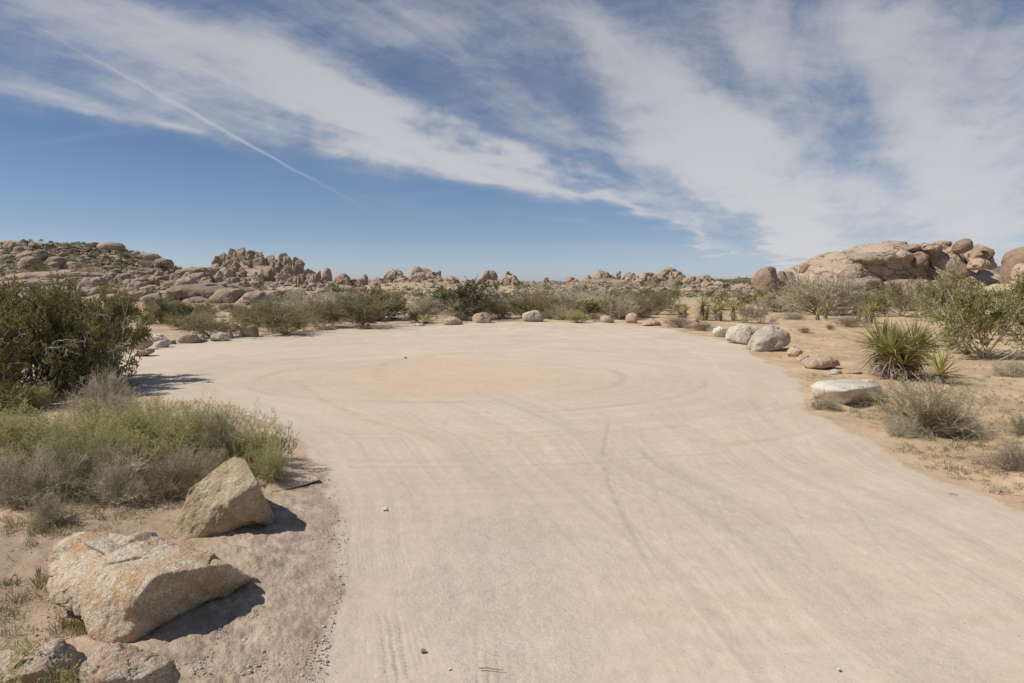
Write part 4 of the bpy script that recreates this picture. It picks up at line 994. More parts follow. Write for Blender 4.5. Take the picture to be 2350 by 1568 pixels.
proto('dead_brush', (12, 13), 'brown_twig', 'greygreen', stems=40, a0=5, a1=80, k2=9, k3=7, leafn=0, r=.009, jit=.16, tmin=.2, trop=.08)
proto('green_brush', (14, 15, 16), 'tan_twig', 'bright', stems=44, a0=3, a1=75, k2=9, k3=7, leafn=11, leafl=.034, leafw=.009, r=.008, lvar=.5, jit=.16, trop=.1, tmin=.25, base=.12)
proto('straw_brush', (17, 18), 'tan_twig', 'tanleaf', stems=46, a0=5, a1=82, k2=9, k3=8, leafn=9, leafl=.026, leafw=.008, r=.008, lvar=.5, jit=.15, trop=.06, tmin=.25, base=.1)
proto('round_grey_bush', (19, 20), 'brown_twig', 'greygreen', stems=18, a0=5, a1=80, k2=9, k3=8, leafn=9, leafl=.030, leafw=.012, r=.012, jit=.14, tmin=.45)
proto('leafy_weed', (21,), 'tan_twig', 'dark_green', stems=14, a0=5, a1=60, k2=6, k3=0, leafn=24, leafl=.07, leafw=.035, r=.008, jit=.14)
proto('wispy_weed', (22, 23), 'tan_twig', 'bright', stems=18, a0=5, a1=55, k2=6, k3=4, leafn=7, leafl=.04, leafw=.022, r=.006, jit=.12, trop=.1)
proto('yellow_weed', (24,), 'tan_twig', 'yellowish', stems=14, a0=5, a1=70, k2=7, k3=4, leafn=8, leafl=.05, leafw=.025, r=.006)
proto('bare_grey', (25, 26), 'grey_twig', 'greygreen', stems=44, a0=5, a1=70, k2=9, k3=7, leafn=2, leafl=.03, leafw=.008, r=.014, jit=.14, tmin=.2, trop=.06)
proto('twig_ball', (27,), 'grey_twig', 'greygreen', stems=70, a0=4, a1=88, k2=10, k3=9, leafn=4, leafl=.022, leafw=.007, r=.008, jit=.12, tmin=.25, trop=.02, base=.10, lvar=.15)
# the scrub copies seen far away
proto('far_shrub', (30, 31, 32), 'brown_twig', 'olive', stems=10, a0=5, a1=62, k2=7, k3=5, leafn=9, leafl=.06, leafw=.035, r=.012)
proto('far_dark_shrub', (33, 34), 'bark', 'dark_green', stems=10, a0=5, a1=72, k2=7, k3=5, leafn=12, leafl=.06, leafw=.04, r=.012)
proto('far_grey_shrub', (35, 36), 'grey_twig', 'greygreen', stems=18, a0=5, a1=75, k2=7, k3=4, leafn=7, leafl=.05, leafw=.03, r=.012)
proto('young_green', (37,), 'tan_twig', 'creosote', stems=12, a0=5, a1=60, k2=7, k3=5, leafn=10, leafl=.05, leafw=.026, r=.010)
prs = random.Random(3)
def plant(kind, name, px, py, wpx, hpx, label, cat='bush', group=None, split=True, depth_f=.85, var=None, z=None, seedrot=None):
    g = hit(px, py, 1.5) if z is None else z
    if g is None: return None
    s = g[1]/F; w = wpx*s; h = hpx*s
    two, one = (PROTO[kind][var % len(PROTO[kind])] if var is not None else prs.choice(PROTO[kind]))
    rz = prs.uniform(0, 6.28) if seedrot is None else seedrot
    if not split or two[1] is None:
        return tag(link(name, one if not split else two[0], (g[0], g[1], g[2]-.02), rz, (w, w*depth_f if split is None else w, h)), label, cat, group)
    o = link(name, None, (g[0], g[1], g[2]-.02), rz, (w, w, h)); tag(o, label, cat, group)
    link('branches', two[0], parent=o); link('foliage', two[1], parent=o)
    return o

# --- left foreground thicket
PL = [
 ('juniper_bush', 'juniper', 60, 905, 340, 300, 'big dark green juniper with bare grey limbs at the left picture edge', 'juniper', 0),
 ('juniper_bush', 'juniper', 215, 876, 230, 228, 'right half of the juniper thicket, leafy crown reaching over the lot edge', 'juniper', 1),
 ('juniper_bush', 'juniper', 140, 890, 240, 262, 'middle crown of the juniper thicket between the two leafy halves', 'juniper', 1),
 ('juniper_bush', 'juniper', -70, 940, 260, 240, 'juniper mostly outside the left picture edge', 'juniper', 1),
 ('twig_ball', 'twiggy_bush', 243, 978, 165, 138, 'round grey-brown twiggy bush in front of the juniper beside its shadow', 'bush', 0),
 ('green_brush', 'green_shrub', 60, 945, 110, 75, 'small yellow-green shrub under the juniper, leftmost', 'bush', 0),
 ('green_brush', 'green_shrub', 55, 1062, 200, 145, 'green feathery shrub at the left edge behind the grey brush', 'bush', 1),
 ('green_brush', 'green_shrub', 190, 1050, 200, 130, 'green feathery shrub below the round twiggy bush', 'bush', 2),
 ('green_brush', 'green_shrub', 345, 1050, 165, 150, 'bright yellow-green shrub left of the middle of the thicket', 'bush', 0),
 ('green_brush', 'green_shrub', 425, 1075, 200, 168, 'tallest bright yellow-green shrub in the thicket', 'bush', 1),
 ('straw_brush', 'dry_shrub', 520, 1085, 165, 172, 'straw-coloured wispy shrub behind the pointed boulder', 'bush', 0),
 ('green_brush', 'green_shrub', 580, 1085, 140, 150, 'green shrub right behind the pointed boulder', 'bush', 2),
 ('green_brush', 'green_shrub', 616, 1118, 100, 110, 'low fresh green shrub at the right end of the thicket', 'bush', 0),
 ('leafy_weed', 'leafy_bush', 642, 1060, 62, 85, 'dark green leafy bush at the right tip of the thicket', 'bush', 0),
 ('leafy_weed', 'leafy_bush', 505, 990, 40, 50, 'dark green leafy sprig rising from the back of the thicket', 'bush', 0),
 ('grey_brush', 'grey_brush', 10, 1160, 160, 150, 'grey twiggy brush at the left edge in the front row', 'bush', 1),
 ('grey_brush', 'grey_brush', 100, 1155, 170, 160, 'grey twiggy brush second from the left in the front row', 'bush', 2),
 ('straw_brush', 'dry_shrub', 195, 1150, 165, 160, 'tan feathery brush in the middle of the front row', 'bush', 0),
 ('grey_brush', 'grey_brush', 268, 1160, 145, 145, 'pale grey brush left of the yellow weed', 'bush', 1),
 ('dead_brush', 'dead_brush', 370, 1145, 170, 120, 'brown leafless brush with curved stems left of the pointed boulder', 'bush', 0),
 ('grey_brush', 'grey_brush', 430, 1110, 140, 110, 'grey brush between the yellow-green shrubs and the pointed boulder', 'bush', 2),
 ('yellow_weed', 'yellow_weed', 332, 1128, 62, 60, 'small bright yellow-green weed inside the grey brush', 'weed', 0),
 ('grey_brush', 'grey_brush', 112, 1208, 130, 92, 'small grey bush standing apart in front of the brush', 'bush', 1),
 ('wispy_weed', 'green_weed', 40, 1690, 190, 215, 'tall green weed in front of the dark boulder at the bottom left', 'weed', 0),
 ('wispy_weed', 'green_weed', 165, 1680, 130, 190, 'green weed between the two rusty rocks at the bottom', 'weed', 1),
 ('green_brush', 'green_shrub', 270, 1085, 170, 135, 'yellow-green shrub in the centre of the thicket above the grey brush', 'bush', 1),
 ('green_brush', 'green_shrub', 130, 1095, 170, 120, 'green shrub just behind the second grey brush of the front row', 'bush', 0),
 ('straw_brush', 'dry_shrub', 462, 1130, 150, 105, 'dry tangled shrub touching the left face of the pointed boulder', 'bush', 1),
 ('straw_brush', 'dry_shrub', 20, 1010, 120, 70, 'dry shrub at the left edge below the juniper', 'bush', 0),
 # right side
 ('near_creosote', 'creosote', 2275, 822, 300, 196, 'large yellow-green creosote with bare grey lower branches at the right edge', 'creosote', 0),
 ('near_creosote', 'creosote', 2420, 790, 300, 190, 'creosote mostly outside the right picture edge', 'creosote', 0),
 ('straw_brush', 'dry_shrub', 2118, 992, 235, 145, 'tan feathery shrub in front of the big yucca', 'bush', 1),
 ('grey_brush', 'grey_brush', 2070, 1008, 80, 60, 'small grey dead bush at the left foot of the tan feathery shrub', 'bush', 0),
 ('dead_brush', 'dead_brush', 2200, 1000, 130, 70, 'low brown dead brush right of the tan feathery shrub', 'bush', 1),
 ('dead_brush', 'dead_brush', 2330, 1085, 170, 85, 'sprawling dead brush at the right picture edge', 'bush', 0),
 ('straw_brush', 'dry_shrub', 2345, 1000, 60, 60, 'wispy dry bush at the right picture edge above the sprawling one', 'bush', 0),
 ('grey_brush', 'grey_brush', 2325, 865, 100, 48, 'low grey brush under the big creosote', 'bush', 2),
 ('grey_brush', 'grey_brush', 1900, 942, 90, 38, 'flattened grey brush in front of the white slab', 'bush', 1),
 ('leafy_weed', 'green_weed', 1875, 940, 30, 26, 'small fresh green weed in front of the white slab', 'weed', 0),
 ('green_brush', 'green_shrub', 1727, 790, 50, 42, 'yellow-green tuft between the two largest white and grey boulders', 'bush', 0),
 ('dead_brush', 'dead_brush', 1560, 752, 80, 30, 'low grey-brown brush at the left end of the branch heap', 'bush', 1),
 ('dead_brush', 'dead_brush', 1610, 758, 80, 24, 'heap of fallen dark branches by the rim of the lot', 'brush heap', 0),
 ('round_grey_bush', 'silver_bush', 1707, 742, 56, 50, 'silvery round bush, left of the twin pair', 'bush', 0),
 ('round_grey_bush', 'silver_bush', 1748, 744, 62, 44, 'silvery round bush, right of the twin pair', 'bush', 1),
 ('round_grey_bush', 'silver_bush', 1765, 714, 60, 34, 'silvery round bush standing behind the twin pair', 'bush', 0),
 ('bare_grey', 'bare_shrub', 1880, 722, 185, 102, 'big leafless brown-grey shrub before the domed outcrop', 'bush', 0),
 ('bare_grey', 'bare_shrub', 1805, 716, 95, 42, 'smaller leafless shrub left of the big leafless one', 'bush', 1),
 ('dead_brush', 'bare_shrub', 1930, 725, 90, 50, 'low leafless shrub at the right foot of the big leafless one', 'bush', 1),
 ('creosote_bush', 'creosote', 2070, 727, 170, 95, 'dark olive creosote between big yucca and domed outcrop', 'creosote', 0),
 ('near_creosote', 'creosote', 2160, 735, 130, 95, 'yellow-green creosote left of the large one', 'creosote', 0),
 ('grey_brush', 'grey_brush', 1820, 733, 70, 22, 'low grey mat of brush on the open sand', 'bush', 2),
 ('dead_brush', 'dead_brush', 1950, 750, 90, 32, 'low dry brush left of the tall yucca', 'bush', 0),
 ('dead_brush', 'dead_brush', 1848, 765, 40, 18, 'tiny grey bush on open sand right of the grey boulder', 'bush', 1),
 ('dead_brush', 'dead_brush', 1905, 757, 24, 18, 'tiny dry bush on open sand left of the big yucca', 'bush', 0),
 ('grey_brush', 'grey_brush', 2170, 785, 60, 22, 'grey low bush behind the big yucca', 'bush', 1),
 ('young_green', 'green_shrub', 2190, 800, 34, 26, 'small green bush under the left branches of the large creosote', 'bush', 0),
 ('young_green', 'green_shrub', 2215, 818, 30, 22, 'tiny green bush right of the small green one', 'bush', 0),
 # far rim
 ('creosote_bush', 'creosote', 650, 765, 210, 88, 'wide creosote behind the knobbed rock on the left rim', 'creosote', 0),
 ('creosote_bush', 'creosote', 835, 752, 190, 95, 'wide creosote left of the little yucca on the far rim', 'creosote', 1),
 ('creosote_bush', 'creosote', 745, 752, 130, 70, 'lower creosote between the two widest ones', 'creosote', 2),
 ('creosote_bush', 'creosote', 490, 775, 160, 66, 'creosote behind the wedge-shaped boulder on the left rim', 'creosote', 1),
 ('dark_juniper', 'dark_bush', 378, 742, 42, 56, 'small upright dark green bush below the ledges', 'bush', 0),
 ('creosote_bush', 'creosote', 425, 755, 90, 40, 'low olive bush behind the pale slabs on the left rim', 'creosote', 2),
 ('dark_juniper', 'juniper', 1072, 733, 185, 94, 'big dark juniper with bare grey middle on the far rim', 'juniper', 0),
 ('dark_juniper', 'juniper', 965, 742, 70, 36, 'low dark green bush left of the big far juniper', 'bush', 1),
 ('grey_brush', 'bare_shrub', 1058, 735, 80, 62, 'leafless grey branches in the middle of the big far juniper', 'bush', 0),
 ('creosote_bush', 'creosote', 1205, 729, 130, 66, 'creosote right of the big far juniper', 'creosote', 1),
 ('creosote_bush', 'creosote', 1150, 732, 90, 46, 'low olive bush touching the big far juniper', 'creosote', 2),
 ('bare_grey', 'silver_bush', 1290, 733, 66, 40, 'dome-shaped silvery bush on the far rim right of the white boulder', 'bush', 1),
 ('green_brush', 'green_shrub', 1325, 741, 58, 34, 'fresh green shrub on the far rim in front of the silvery dome', 'bush', 1),
 ('round_grey_bush', 'silver_bush', 1366, 737, 26, 20, 'smallest grey bush on the far rim left of the wedge stone', 'bush', 0),
 ('creosote_bush', 'creosote', 1420, 728, 120, 62, 'creosote behind the wedge stone on the far rim', 'creosote', 0),
 ('creosote_bush', 'creosote', 1500, 722, 110, 58, 'creosote left of the distant yuccas', 'creosote', 2),
 ('dead_brush', 'bare_shrub', 1440, 728, 90, 36, 'dry grey brush under the creosote on the far rim', 'bush', 1),
 ('round_grey_bush', 'silver_bush', 1556, 720, 40, 24, 'grey tuft beside the leftmost distant yucca', 'bush', 1),
 ('young_green', 'green_shrub', 1690, 712, 110, 40, 'bright olive bush behind the distant yuccas', 'bush', 0),
]
for (kd, nm, px, py, w, h, lab, cat, var) in PL:
    plant(kd, nm, px, py, w, h, lab, cat, var=var)

# pale dead sapling in front of the juniper, and dead limbs poking from it
def bare_tree(name, px, py, hpx, label, seed, stems=5, a1=16, wood='pale_wood', r=.012, k2=5, jit=.10):
    g = hit(px, py); s = g[1]/F; h = hpx*s; rg = np.random.default_rng(seed)
    S = np.zeros((stems, 3)); D = fan_dirs(stems, rg, 2, a1); L = h*rg.uniform(.7, 1.1, stems)
    P1 = grow(S, D, L, 8, jit, .03, rg); parts = [(*tubes(P1, r, r*.35, 5), 0)]
    S, D, L2 = kids(P1, L, k2, .3, .4, .32, rg, .2); P2 = grow(S, D, L2, 5, jit*1.6, .03, rg); parts.append((*tubes(P2, r*.45, r*.2, 4), 0))
    S, D, L3 = kids(P2, L2, 3, .3, .5, .5, rg, .1); P3 = grow(S, D, L3, 3, jit*1.6, .02, rg); parts.append((*tubes(P3, r*.25, r*.12, 3), 0))
    return tag(link(name, mesh_from(name, parts, M[wood]), tuple(g)), label, 'dead tree')
bare_tree('dead_sapling', 268, 890, 180, 'pale leafless sapling with thin upright stems in front of the juniper', 5)
rg = np.random.default_rng(8)
def dead_limbs():
    c = hit(120, 925); jun = [o for o in COL.objects if o.get('label', '').startswith('big dark green juniper')][0]
    mw = Matrix.Translation(jun.location) @ Euler(jun.rotation_euler).to_matrix().to_4x4() @ Matrix.Diagonal((*jun.scale, 1))
    for i in range(11):
        S = atd(rg.uniform(10, 300), rg.uniform(710, 900), c[1]-rg.uniform(.35, .8))[None]
        D = np.array([[rg.normal()*.8, -.35+.3*rg.normal(), .25+.5*rg.normal()]]); L = rg.uniform(.18, .4, 1)
        P1 = grow(S, D, L, 7, .30, .0, rg); parts = [(*tubes(P1, .005, .0025, 5), 0)]
        S2, D2, L2 = kids(P1, L, 4, .2, .7, .5, rg); P2 = grow(S2, D2, L2, 4, .3, 0, rg); parts.append((*tubes(P2, .003, .0015, 4), 0))
        S3, D3, L3 = kids(P2, L2, 3, .2, .7, .5, rg); P3 = grow(S3, D3, L3, 3, .3, 0, rg); parts.append((*tubes(P3, .002, .001, 3), 0))
        me = mesh_from('dead_limb', parts, M['pale_wood']); me.transform(mw.inverted()); link('dead_limb', me, parent=jun)
dead_limbs()

# --- yuccas
def yucca_geo(rg, n, L, c, up0=5, up1=100, w=.035, pw=.8):
    D = fan_dirs(n, rg, up0, up1, pw); D = nrm(D+np.array([*(rg.normal(size=2)*.22), .12])*(up1 < 110)); ln = L*rg.uniform(.75, 1.1, n)
    side = nrm(np.cross(D, np.array([0, 0, 1.])+.15*rg.normal(size=(n, 3)))); nor = np.cross(side, D)
    ts = np.array([0, .25, .6, 1.0]); ws = np.array([.8, 1.0, .75, .03])
    rows = []
    for t, ww in zip(ts, ws):
        p = c+D*(ln*t)[:, None] + np.array([0, 0, -1.])*(.06*ln*t*t*rg.uniform(0, 4, n))[:, None]
        rows.append(np.stack([p-side*w*.5*ww+nor*w*.22*ww, p-nor*0, p+side*w*.5*ww+nor*w*.22*ww], 1))
    V = np.stack(rows, 1)            # n,4,3,3
    idx = np.arange(n*12).reshape(n, 4, 3); Fq = []
    for i in range(3):
        for j in range(2): Fq.append(np.stack([idx[:, i, j], idx[:, i, j+1], idx[:, i+1, j+1], idx[:, i+1, j]], 1))
    return V.reshape(-1, 3), np.concatenate(Fq)
def yucca(px, py, label, heads, L, seed, group=None, wscale=1.0, n=90, dead=60):
    """heads: list of (column offset, row of the rosette's heart, depth offset)"""
    rg = np.random.default_rng(seed); g = hit(px, py); root = thing('yucca', g, label, 'yucca', group)
    live, deadp, tr = [], [], []
    for (hx, hy, dd) in heads:
        c = atd(hx, hy, g[1]+dd); c = c-g; c[2] = max(c[2], .05)
        live.append((*yucca_geo(rg, n, L, c, 4, 95, .030*wscale), 0))
        d1 = yucca_geo(rg, dead, L*.85, c-np.array([0, 0, .04]), 82, 172, .024*wscale)
        v = d1[0]; v[:, 2] = np.maximum(v[:, 2], .01); deadp.append((v, d1[1], 0))
        b = np.array([c[0]*.6, c[1]*.6, -.05]); P = np.stack([b, (b+c)/2+.02*rg.normal(size=3), c])[None]
        tr.append((*tubes(P, .085*wscale+.02, .06*wscale+.02, 8), 0))
    link('leaf_rosette', mesh_from('leaf_rosette', live, M['bladeg'], False), parent=root)
    link('dead_leaves', mesh_from('dead_leaves', deadp, M['deadblade'], False), parent=root)
    link('trunk', mesh_from('trunk', tr, M['bark']), parent=root)
    return root
yucca(2060, 868, 'biggest yucca, spiky yellow-green clump behind the tan feathery shrub', [(2046, 812, -.1), (2098, 802, .25), (2022, 796, .35), (2075, 838, -.25)], .76, 1, n=150, dead=90)
yucca(2160, 884, 'small yucca leaning right out of the foot of the biggest yucca', [(2158, 862, 0)], .58, 2, n=60, dead=20)
yucca(1985, 742, 'yucca with a tall narrow head standing behind the biggest one', [(2002, 715, 0), (1990, 728, .3)], .72, 3, n=60, dead=50)
yucca(1965, 738, 'grey drooping dead yucca beside the tall narrow yucca', [(1974, 708, 0)], .35, 4, n=6, dead=120)
yucca(1964, 722, 'small bright yucca behind the grey drooping one', [(1963, 700, 0)], .65, 14, n=50, dead=20)
yucca(1614, 736, 'largest of the distant yuccas, round spiky head', [(1612, 703, 0), (1622, 722, .3)], .85, 5, n=60, dead=50)
yucca(1650, 738, 'distant yucca with upright head right of the largest distant one', [(1652, 712, 0), (1643, 722, .4)], .75, 6, n=60, dead=50)
yucca(1684, 736, 'distant yucca nearest to the silvery twin bushes', [(1683, 712, 0)], .65, 7, n=60, dead=50)
yucca(1572, 730, 'leftmost distant yucca, low and grey', [(1572, 714, 0), (1562, 722, .3)], .55, 8, n=50, dead=50)
yucca(1604, 741, 'low pale yucca sprout in front of the largest distant yucca', [(1600, 736, 0)], .5, 9, n=40, dead=10)
yucca(1735, 700, 'yellow yucca head showing above the silvery bushes', [(1733, 688, 0)], .9, 10, n=50, dead=20)
yucca(1890, 732, 'small yucca at the foot of the big leafless shrub, right one', [(1898, 712, 0)], .55, 11, n=40, dead=10)
yucca(1878, 735, 'small yucca at the foot of the big leafless shrub, left one', [(1876, 724, 0)], .55, 12, n=40, dead=10)
yucca(978, 745, 'little yucca on the far rim left of the low pale boulder', [(975, 740, 0)], .55, 13, n=40, dead=8)
yucca(1024, 744, 'tiny yucca sprout just left of the low pale boulder', [(1024, 740, 0)], .35, 15, n=22, dead=4)

# --- scrub between the lot and the hills, copies
SCATTERED = []
KW = {'bare_grey': 'bare grey', 'dark_juniper': 'dark green', 'creosote_bush': 'olive', 'far_shrub': 'olive', 'far_dark_shrub': 'dark green', 'far_grey_shrub': 'grey', 'young_green': 'yellow-green'}
def scatter(n, kinds, px0, px1, y0, y1, h0, h1, where, group, avoid=None, wide=(1.2, 2.2), seed=0):
    rd = random.Random(seed); made = 0
    for i in range(n*6):
        if made >= n: break
        y = math.exp(rd.uniform(math.log(y0), math.log(y1))); px = rd.uniform(px0, px1); x = (px-1175)/F*y
        if lot_sd(x, y) < .6: continue
        if avoid and avoid(px, y): continue
        z = float(H(x, y)); h = rd.uniform(h0, h1); w = h*rd.uniform(*wide); kd = rd.choice(kinds)
        o = link('shrub', rd.choice(PROTO[kd])[1], (x, y, z-.03), rd.uniform(0, 6.28), (w, w, h))
        tag(o, where, 'bush', group); SCATTERED.append((o, KW[kd], 'shrub', where, w)); made += 1
def scatter_px(n, kinds, xa, xb, ya, yb, s0, s1, where, group, seed, sky=None, dist=(50, 600)):
    rd = random.Random(seed); made = 0
    for i in range(n*5):
        if made >= n: break
        px = rd.uniform(xa, xb); lo = ya if sky is None else sky(px)-1; py = rd.uniform(lo, max(yb, lo+5)); h_ = hit(px, py, dist[0])
        if h_ is None or h_[1] > dist[1]: continue
        w = rd.uniform(s0, s1)*(1.4 if rd.random() < .2 else 1)*h_[1]/F; kd = rd.choice(kinds)
        o = link('shrub', rd.choice(PROTO[kd])[1], (h_[0], h_[1], h_[2]-.05), rd.uniform(0, 6.28), (w, w, w*rd.uniform(.45, .75)))
        tag(o, where, 'bush', group); SCATTERED.append((o, KW[kd], 'shrub', where, w)); made += 1
belt_gap = lambda px, y: (1480 < px < 2010 and y < 46) or (240 < px < 640) or (px < 760 and y > 50)
scatter(62, ['creosote_bush', 'far_shrub', 'creosote_bush', 'bare_grey', 'far_grey_shrub', 'dark_juniper', 'creosote_bush'], 640, 1560, 32, 52, .8, 1.55, 'behind the far rim', 'shrubs behind the far rim', avoid=belt_gap, seed=1)
scatter(18, ['creosote_bush', 'creosote_bush', 'far_grey_shrub'], 330, 640, 24, 44, .6, 1.1, 'behind the left rim', 'shrubs behind the left rim', seed=6)
scatter(36, ['far_shrub', 'far_dark_shrub', 'far_grey_shrub', 'far_shrub'], 620, 1750, 58, 130, .7, 1.35, 'before the hills', 'shrubs on the flat before the hills', avoid=belt_gap, seed=2)
scatter(34, ['far_shrub', 'far_grey_shrub', 'young_green'], 1740, 2380, 44, 80, .7, 1.6, 'before the dome', 'shrubs before the domed outcrop', seed=3)
scatter(26, ['far_grey_shrub', 'far_shrub', 'far_dark_shrub'], 0, 420, 22, 55, .5, 1.1, 'behind the left junipers', 'shrubs behind the left junipers', seed=4)
scatter_px(58, ['far_dark_shrub', 'far_dark_shrub', 'far_shrub', 'far_grey_shrub'], 0, 470, 560, 622, 9, 22, 'on the left hillside', 'shrubs on the left hillside', 11, sk, (80, 400))
scatter_px(22, ['far_dark_shrub', 'far_shrub', 'far_grey_shrub'], 230, 780, 640, 700, 9, 24, 'among the ledges', 'shrubs between the ledges', 12)
scatter_px(36, ['far_dark_shrub', 'far_shrub', 'far_grey_shrub'], 760, 1760, 648, 680, 8, 20, 'on the far rubble slope', 'shrubs on the far rubble slopes', 13)
# far scrub and brush that nobody could count
def far_scrub():
    rg = np.random.default_rng(91); Vs, Fs, k = [], [], 0; D, Fc = ico(2)
    for (n, xa, xb, ya, yb, ymin, s0, s1) in ((230, 1560, 1760, 634, 656, 250, 1.0, 2.4), (260, 0, 470, 556, 625, 90, .5, 1.1), (420, 760, 1760, 648, 684, 80, .5, 1.3)):
        for i in range(n):
            h_ = hit(rg.uniform(xa, xb), rg.uniform(ya, yb), ymin)
            if h_ is None: continue
            w = rg.uniform(s0, s1); nl = 34
            P = h_+rg.normal(size=(nl, 3))*np.array([w*.28, w*.28, w*.14])+np.array([0, 0, w*.22]); Dv = rg.normal(size=(nl, 3))+np.array([0, 0, .6])
            V, Fq = leaves(P, Dv, w*.30, w*.20, rg); Vs.append(V); Fs.append(Fq+k); k += len(V)
    tag(link('scrub', mesh_from('scrub', [(np.concatenate(Vs), np.concatenate(Fs), 0)], M['dark_green'], False)), 'dark low scrub peppering the far slopes', 'scrub', kind='stuff')
far_scrub()
plant('far_grey_shrub', 'shrub', 205, 635, 62, 26, 'wide grey-green shrub right of the tail-shaped smooth rock', 'bush', split=False)
plant('young_green', 'shrub', 92, 626, 42, 22, 'yellow-green shrub before the biggest round boulder', 'bush', split=False)
plant('far_dark_shrub', 'shrub', 368, 699, 38, 13, 'small green bush lying on the lower slabs', 'bush', split=False)
plant('far_dark_shrub', 'shrub', 436, 694, 18, 14, 'tiny upright green bush on the lower slabs', 'bush', split=False)
plant('far_dark_shrub', 'shrub', 1966, 610, 26, 14, 'dark bush in a crack of the domed outcrop', 'bush', split=False, z=atd(1966, 607, 102))

# --- low dry growth on the open soil (not countable)
def tufts(name, regions, mat, label, seed, h0, h1, blades=14, wb=.004):
    rg = np.random.default_rng(seed); Ps, Ds, Ls = [], [], []
    for (cnt, x0, x1, y0, y1, cond) in regions:
        for i in range(cnt):
            p = atz(rg.uniform(x0, x1), rg.uniform(y0, y1))
            if p[1] > 60 or p[1] < 1.5 or (cond and lot_sd(p[0], p[1]) < cond): continue
            if fbm2(np.array([p[0]*.9]), np.array([p[1]*.9]), 3, seed=5)[0] < -.15 and rg.random() < .8: continue
            s = rg.uniform(h0, h1)*(1 if rg.random() < .85 else 1.8); nb = int(blades*rg.uniform(.5, 1.4))
            zz = float(H(p[0], p[1]))
            base = np.array([p[0], p[1], zz-.004]) + s*.45*rg.normal(size=(nb, 3))*np.array([1, 1, 0])
            Ps.append(base); Ds.append(fan_dirs(nb, rg, 3, 62)); Ls.append(np.full(nb, s)*rg.uniform(.6, 1.2, nb))
    P = np.concatenate(Ps); D = np.concatenate(Ds); L = np.concatenate(Ls)
    V, Fq = leaves(P, D, L, np.maximum(wb, L*.10), rg)
    tag(link(name, mesh_from(name, [(V, Fq, 0)], M[mat], False)), label, 'dry grass', kind='stuff')
tufts('dry_grass', [(1500, 1850, 2350, 820, 1170, .25), (1100, 1500, 2350, 735, 830, .3), (200, 1990, 2350, 1030, 1180, .1), (200, 0, 600, 1160, 1240, .25)], 'straw', 'straw-coloured dry grass and seedlings on the sandy soil', 3, .018, .045, 22, .003)
tufts('ground_cover', [(1300, 1850, 2350, 860, 1170, .2), (150, 1550, 2350, 745, 830, .3), (130, 0, 300, 1210, 1500, .25)], 'greygreen', 'tiny grey-green seedlings dotted over the sandy soil', 4, .018, .045, 24, .004)
tufts('grass_tuft', [(60, 125, 245, 1415, 1462, .2), (16, 505, 560, 1225, 1240, .05), (20, 85, 110, 1325, 1350, .1), (20, 0, 60, 1340, 1440, .1), (14, 1850, 1900, 900, 945, .05)], 'olive', 'short green grass at the feet of the foreground boulders', 5, .018, .045, 18, .002)

# --- pebbles and sticks
def pebbles():
    D, Fc = ico(2); rg = np.random.default_rng(12); Vs, Fs, k = [], [], 0
    def put(x, y, s, sink=.3):
        nonlocal k
        z = float(H(x, y)); sc = s*np.array([rg.uniform(.8, 1.3), rg.uniform(.7, 1.2), rg.uniform(.5, .8)])
        V = D*(1+.14*rg.normal(size=(len(D), 1)))*sc+np.array([x, y, z+sc[2]*(1-sink)]); Vs.append(V); Fs.append(Fc+k); k += len(V)
    for i in range(160):
        p = atz(rg.uniform(760, 2350), rg.uniform(1000, 1600)); put(p[0], p[1], rg.uniform(.0010, .0026), .8)
    for i in range(5200):
        p = atz(rg.uniform(420, 800), rg.uniform(1080, 1600)); sdv = lot_sd(p[0], p[1])
        if -.05 < sdv < .9: put(p[0], p[1], rg.uniform(.0013, .0052)*(1 if rg.random() < .93 else 1.9))
    for i in range(240):
        p = atz(rg.uniform(0, 450), rg.uniform(1200, 1600)); put(p[0], p[1], rg.uniform(.003, .009))
    for i in range(300):
        p = atz(rg.uniform(1700, 2350), rg.uniform(800, 1250))
        if lot_sd(p[0], p[1]) > .15: put(p[0], p[1], rg.uniform(.003, .009))
    tag(link('gravel', mesh_from('gravel', [(np.concatenate(Vs), np.concatenate(Fs), 0)], M['gravel'], False)), 'loose small stones scattered on lot and soil', 'gravel', kind='stuff')
M['gravel'] = rock_mat('gravel_stone', (.56, .48, .39), (.46, .38, .30), (.66, .60, .52), sc=3, bump=.001, speck=.1, stain_amt=.15)
pebbles()
M['chip'] = rock_mat('pale_chip', (.70, .66, .58), (.62, .57, .50), (.74, .70, .64), sc=1.5, bump=.001, speck=.1, stain_amt=0)
def small_stone(px, py, w, mat, label, seed):
    g = hit(px, py); s = w*g[1]/F
    me = unit_rock('pebble', seed, M[mat], 4, 9, 12)
    tag(link('pebble', me, (g[0], g[1], g[2]-s*.12), seed, (s, s*.8, s*.55)), label, 'pebble')
small_stone(884, 1174, 16, 'chip', 'white chip of stone on the lot right of the pointed boulder', 31)
small_stone(972, 1500, 14, 'grey_rock', 'small grey stone near the tyre treads at the bottom', 32)
small_stone(1033, 1548, 9, 'chip', 'little white stone left of the stick', 33)
small_stone(931, 823, 9, 'brown_rock', 'single dark pebble in the reddish middle of the lot', 34)
small_stone(1690, 1276, 8, 'chip', 'bright chip alone on the right half of the lot', 35)
small_stone(1925, 1540, 12, 'chip', 'white chip near the bottom right of the lot', 36)
def stick(px0, py0, px1, py1, r, mat, label):
    a = atz(px0, py0, .012); b = atz(px1, py1, .008); c = (a+b)/2
    P = np.stack([a-c, (a-c)*.4+np.array([0, .004, .003]), (b-c)*.4+np.array([0, -.003, .002]), b-c])[None]
    tag(link('stick', mesh_from('stick', [(*tubes(P, r, r*.5, 6), 0)], M[mat]), tuple(c)), label, 'stick')
